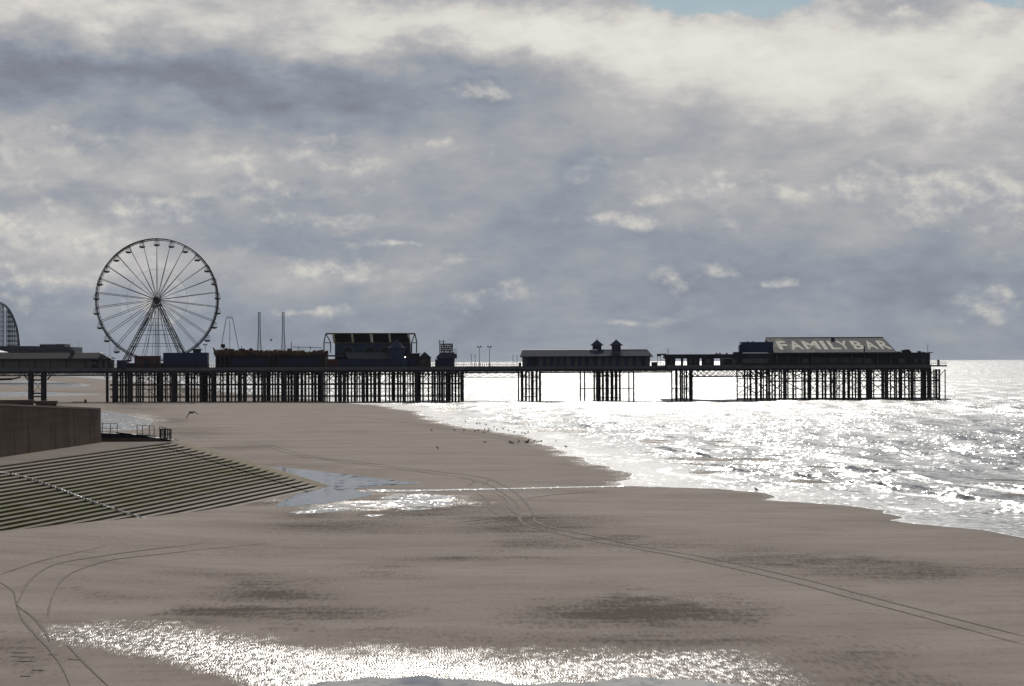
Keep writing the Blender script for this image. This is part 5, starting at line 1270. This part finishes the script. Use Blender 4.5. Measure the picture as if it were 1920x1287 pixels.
MB().add([a, b, c_, e_, np.array(e_) - (0, 0, .3), np.array(c_) - (0, 0, .3), at(15, 660.5, 1012), at(-60, 661, 1012)], [(3, 2, 1, 0), (4, 5, 2, 3), (0, 1, 6, 7), (1, 2, 6), (0, 7, 3), (4, 7, 6, 5)]).build("roof", M['white'], t)
for px in (-40, -10, 12): MB().tube(at(px, 661, 1003), at(px, 700, 1003), .15, 5).build("post", M['iron'], t)

# roller coaster drop
YC = 2500.0
t = thing("roller_coaster", at(10, 690, YC), "dark roller coaster hill with lattice supports far beyond the pier", "roller coaster")
trk = catmull([(-150, 640), (-95, 610), (-50, 580), (-15, 567), (3, 568), (15, 577), (26, 596), (33, 618), (36, 640), (37, 655)], 8)
for dy_, rr_ in ((0, 0.5), (4, 0.5)):
    MB().path([at(q[0] + dy_ * .0, q[1], YC + dy_) for q in trk], rr_, 5).build("track_rail", M['farblock'], t)
MB().path([at(q[0] - 1.2, q[1] + 2.4, YC + 2) for q in trk], 0.6, 5).build("track_spine", M['farblock'], t)
def ty(px):
    best = min(trk, key=lambda q: abs(q[0] - px)); return best[1]
cols = [-70, -45, -25, -8, 0, 4, 7, 13, 16, 18.5, 21, 24, 27, 30, 33, 35.5]
for k, px in enumerate(cols):
    MB().tube(at(px, 690, YC + 2), at(px, ty(px) + 1.5, YC + 2), 0.42 if 12 < px < 30 else 0.32, 5).build("support_column", M['farblock'], t)
mb = MB()
for (a, b) in zip(cols[:-1], cols[1:]):
    top = max(ty(a), ty(b)); py = 662
    while py > top + 6:
        mb.tube(at(a, py, YC + 2), at(b, py - 9, YC + 2), 0.2, 3); mb.tube(at(b, py, YC + 2), at(a, py - 9, YC + 2), 0.2, 3); mb.tube(at(a, py, YC + 2), at(b, py, YC + 2), 0.2, 3)
        py -= 9
mb.build("support_lattice", M['farblock'], t, kind="stuff")

# faint A-frame ride beyond
YR = 2300.0
t = thing("drop_tower_ride", at(430, 690, YR), "faint thin A-frame ride tower with central mast right of the wheel", "ride")
for (a, b) in ((424.5, 412.5), (436, 449.5)): MB().tube(at(a, 596, YR), at(b, 664, YR), 0.26, 5).build("frame_leg", M['farblock'], t)
MB().tube(at(431, 602, YR), at(431, 664, YR), 0.22, 5).build("central_mast", M['farblock'], t)
for py in (594.5, 597): MB().tube(at(424.5, py, YR), at(436, py, YR), 0.2, 4).build("cross_bar", M['farblock'], t)
for k in range(4): MB().tube(at(424.5 + 3 * k, 597, YR), at(426 + 3 * k, 594.5, YR), 0.12, 3).build("tie", M['farblock'], t)

# ------------------------------------------------------------------ birds and small things on the beach
def bird_mesh(seed):
    r_ = random.Random(seed); mb = MB()
    prof = [(-.24, .0, .02), (-.16, .02, .05), (-.05, .03, .085), (.06, .05, .095), (.14, .09, .07), (.18, .14, .05), (.22, .17, .052), (.26, .17, .03), (.31, .155, .008)]
    vs = []; n_ = 8
    for (x, z_, rr_) in prof:
        for k in range(n_):
            q = 2 * math.pi * k / n_; vs.append((x, rr_ * math.cos(q), .17 + z_ + rr_ * math.sin(q)))
    fs = [(j * n_ + k, j * n_ + (k + 1) % n_, (j + 1) * n_ + (k + 1) % n_, (j + 1) * n_ + k) for j in range(len(prof) - 1) for k in range(n_)]
    mb.add(vs, fs)
    for s_ in (-.035, .035): mb.tube((.02, s_, .13), (.02, s_, 0), .012, 4); mb.tube((.02, s_, 0.008), (.08, s_, 0.008), .012, 4)
    mb.hexa([(-.30, -.03, .16), (-.1, -.05, .18), (-.1, .05, .18), (-.30, .03, .16), (-.30, -.03, .18), (-.1, -.05, .21), (-.1, .05, .21), (-.30, .03, .18)])
    me = mb.mesh("bird"); me.materials.append(M['bird']); return me
bm = [bird_mesh(i) for i in range(1)]
ZB = [(1047, 35), (1105, 45), (1120, 45), (1150, 50), (1190, 62), (1143, 75), (1165, 72), (1160, 82), (1113, 78), (1040, 78), (992, 77), (878, 77), (1205, 75), (1235, 70), (1263, 80), (1290, 88), (1330, 92), (1145, 137), (1267, 138), (1275, 142), (1285, 143), (1308, 142), (1315, 133), (1350, 140), (1358, 135), (1362, 127), (1358, 142), (1393, 130), (1500, 132), (908, 168), (1550, 162), (1095, 80), (1140, 87), (1345, 95), (1360, 90), (1425, 135)]
def put_bird(px, py, label, group):
    g = ground(px, py); o = bpy.data.objects.new("shore_bird", bm[0]); C.objects.link(o)
    sea_z = 0.03 if g[0] > float(shore(g[1])) else g[2]
    o.location = (g[0], g[1], max(sea_z, g[2])); o.rotation_euler = (0, 0, random.uniform(0, 6.28)); s_ = random.uniform(0.75, 1.0); o.scale = (s_, s_, s_)
    tag(o, label, "bird", group)
for i, (a, b) in enumerate(ZB):
    px, py = 480 + a / 2.667, 780 + b / 2.667
    lab = {29: "lone dark bird on the sand, closest to the pool", 11: "lone dark bird farthest up the sand from the flock", 30: "dark bird alone at the seaward end of the flock", 28: "dark bird standing in the swash past the flock"}.get(i, "small dark bird in the flock at the water's edge")
    put_bird(px, py, lab, "birds at the water's edge")
put_bird(1418, 922.5, "single dark bird at the water's edge beyond the stream", "birds at the water's edge")

# bird on the wing
YF = 215.0
body = at(359.5, 774.0, YF); fb = thing("flying_bird", tuple(body), "dark brown bird gliding with angled wings over the sand", "bird")
k_ = YF / F
def wp(px, py, dy): q = at(px, py, YF + dy); return Vector(q)
mb = MB(); prof = [(-.27, .01), (-.18, .035), (-.05, .075), (.1, .085), (.2, .06), (.25, .055), (.30, .04), (.36, .008)]
bc = Vector(body); ax = Vector((0.55, -0.8, 0.12)).normalized(); e1 = ax.cross(Vector((0, 0, 1))).normalized(); e2 = e1.cross(ax)
vs = []
for (x, r_) in prof:
    for q in range(8): vs.append(bc + ax * x + e1 * (r_ * math.cos(q * math.pi / 4)) + e2 * (r_ * math.sin(q * math.pi / 4)))
fs = [(j * 8 + q, j * 8 + (q + 1) % 8, (j + 1) * 8 + (q + 1) % 8, (j + 1) * 8 + q) for j in range(7) for q in range(8)]
mb.add(vs, fs)
def wing(pts, ch):
    vs = []; n_ = len(pts)
    for i, (q, c_) in enumerate(zip(pts, ch)):
        th = 0.03 * (1 - i / n_) + 0.004
        vs += [q + ax * c_ * .45, q + Vector((0, 0, th)), q - ax * c_ * .55, q - Vector((0, 0, th))]
    fs = [(i * 4 + k, i * 4 + (k + 1) % 4, i * 4 + 4 + (k + 1) % 4, i * 4 + 4 + k) for i in range(n_ - 1) for k in range(4)] + [(3, 2, 1, 0)]
    mb.add(vs, fs)
wing([wp(359, 773.2, 0), wp(356.5, 772.0, -.05), wp(353.5, 777.5, -.15), wp(350, 783, -.2), wp(348.2, 787, -.25)], [.24, .27, .22, .13, .02])
wing([wp(360, 773.2, 0), wp(363.5, 771.8, .05), wp(367, 774, .1), wp(371, 776.5, .15), wp(373.5, 778, .2)], [.24, .26, .20, .11, .02])
mb.add([bc - ax * .22 + e1 * .05, bc - ax * .22 - e1 * .05, bc - ax * .45 - e1 * .11, bc - ax * .45 + e1 * .11, bc - ax * .22 + e2 * .03, bc - ax * .45 + e2 * .01], [(0, 1, 2, 3), (0, 4, 5, 3), (4, 1, 2, 5), (0, 1, 4), (2, 3, 5)])
mb.build("body", M['flybird'], fb)

# boulder and stones under the shoreward span
def rock(px, py, rw, rh, label, group=None):
    g = ground(px, py); rr_ = random.Random(int(px * 10)); vs = []; n_ = 9
    for (f, h_) in ((.85, -.15), (1, .2), (.85, .6), (.5, .9), (.12, 1.0)):
        for k in range(n_):
            q = 2 * math.pi * k / n_; j = rr_.uniform(.8, 1.2); vs.append((g[0] + rw * f * j * math.cos(q), g[1] + rw * f * j * math.sin(q), g[2] + rh * h_))
    fs = [(j * n_ + k, j * n_ + (k + 1) % n_, (j + 1) * n_ + (k + 1) % n_, (j + 1) * n_ + k) for j in range(4) for k in range(n_)] + [tuple(4 * n_ + k for k in range(n_))]
    tag(MB().add(vs, fs).build("boulder", M['concrete'], None), label, "boulder", group)
rock(160, 755.5, 0.38, 0.95, "upright dark boulder on the sand under the shoreward span")
for px in (138, 143, 148, 153): rock(px, 754.6, 0.4, 0.22, "low stone in the line beside the upright boulder", "low stones in a line")

# bleached shell fragments scattered on the sand
sr = random.Random(5); mb = MB()
for k in range(110):
    px, py = sr.uniform(100, 1900), sr.choice((sr.uniform(960, 1060), sr.uniform(1000, 1200), sr.uniform(1040, 1150)))
    g = ground(px, py)
    if g[0] > float(shore(g[1])) - 4: continue
    r_ = sr.uniform(0.02, 0.05); a_ = sr.uniform(0, 6)
    mb.add([(g[0] + r_ * math.cos(a_ + q * 1.047), g[1] + r_ * math.sin(a_ + q * 1.047), g[2] + 0.006) for q in range(6)] + [(g[0], g[1], g[2] + 0.03)], [(q, (q + 1) % 6, 6) for q in range(6)])
mb.build("shell_fragments", M['white'], None, kind="stuff", label="bleached shell fragments scattered over the sand")

# ------------------------------------------------------------------ haze
mt, n = newmat('sea_air'); vol = n.new('ShaderNodeVolumePrincipled', {'Color': (0.80, 0.86, 0.95, 1), 'Density': 1.2e-5, 'Anisotropy': 0.0, 'Density Attribute': '', 'Color Attribute': '', 'Temperature Attribute': ''})
n.new('ShaderNodeOutputMaterial', {1: vol.outputs[0]})
hz = MB().box(-35000, 35000, -50, 70100, -4, 62).build("haze", mt, None, kind="stuff", label="thin pale sea air over the whole bay")
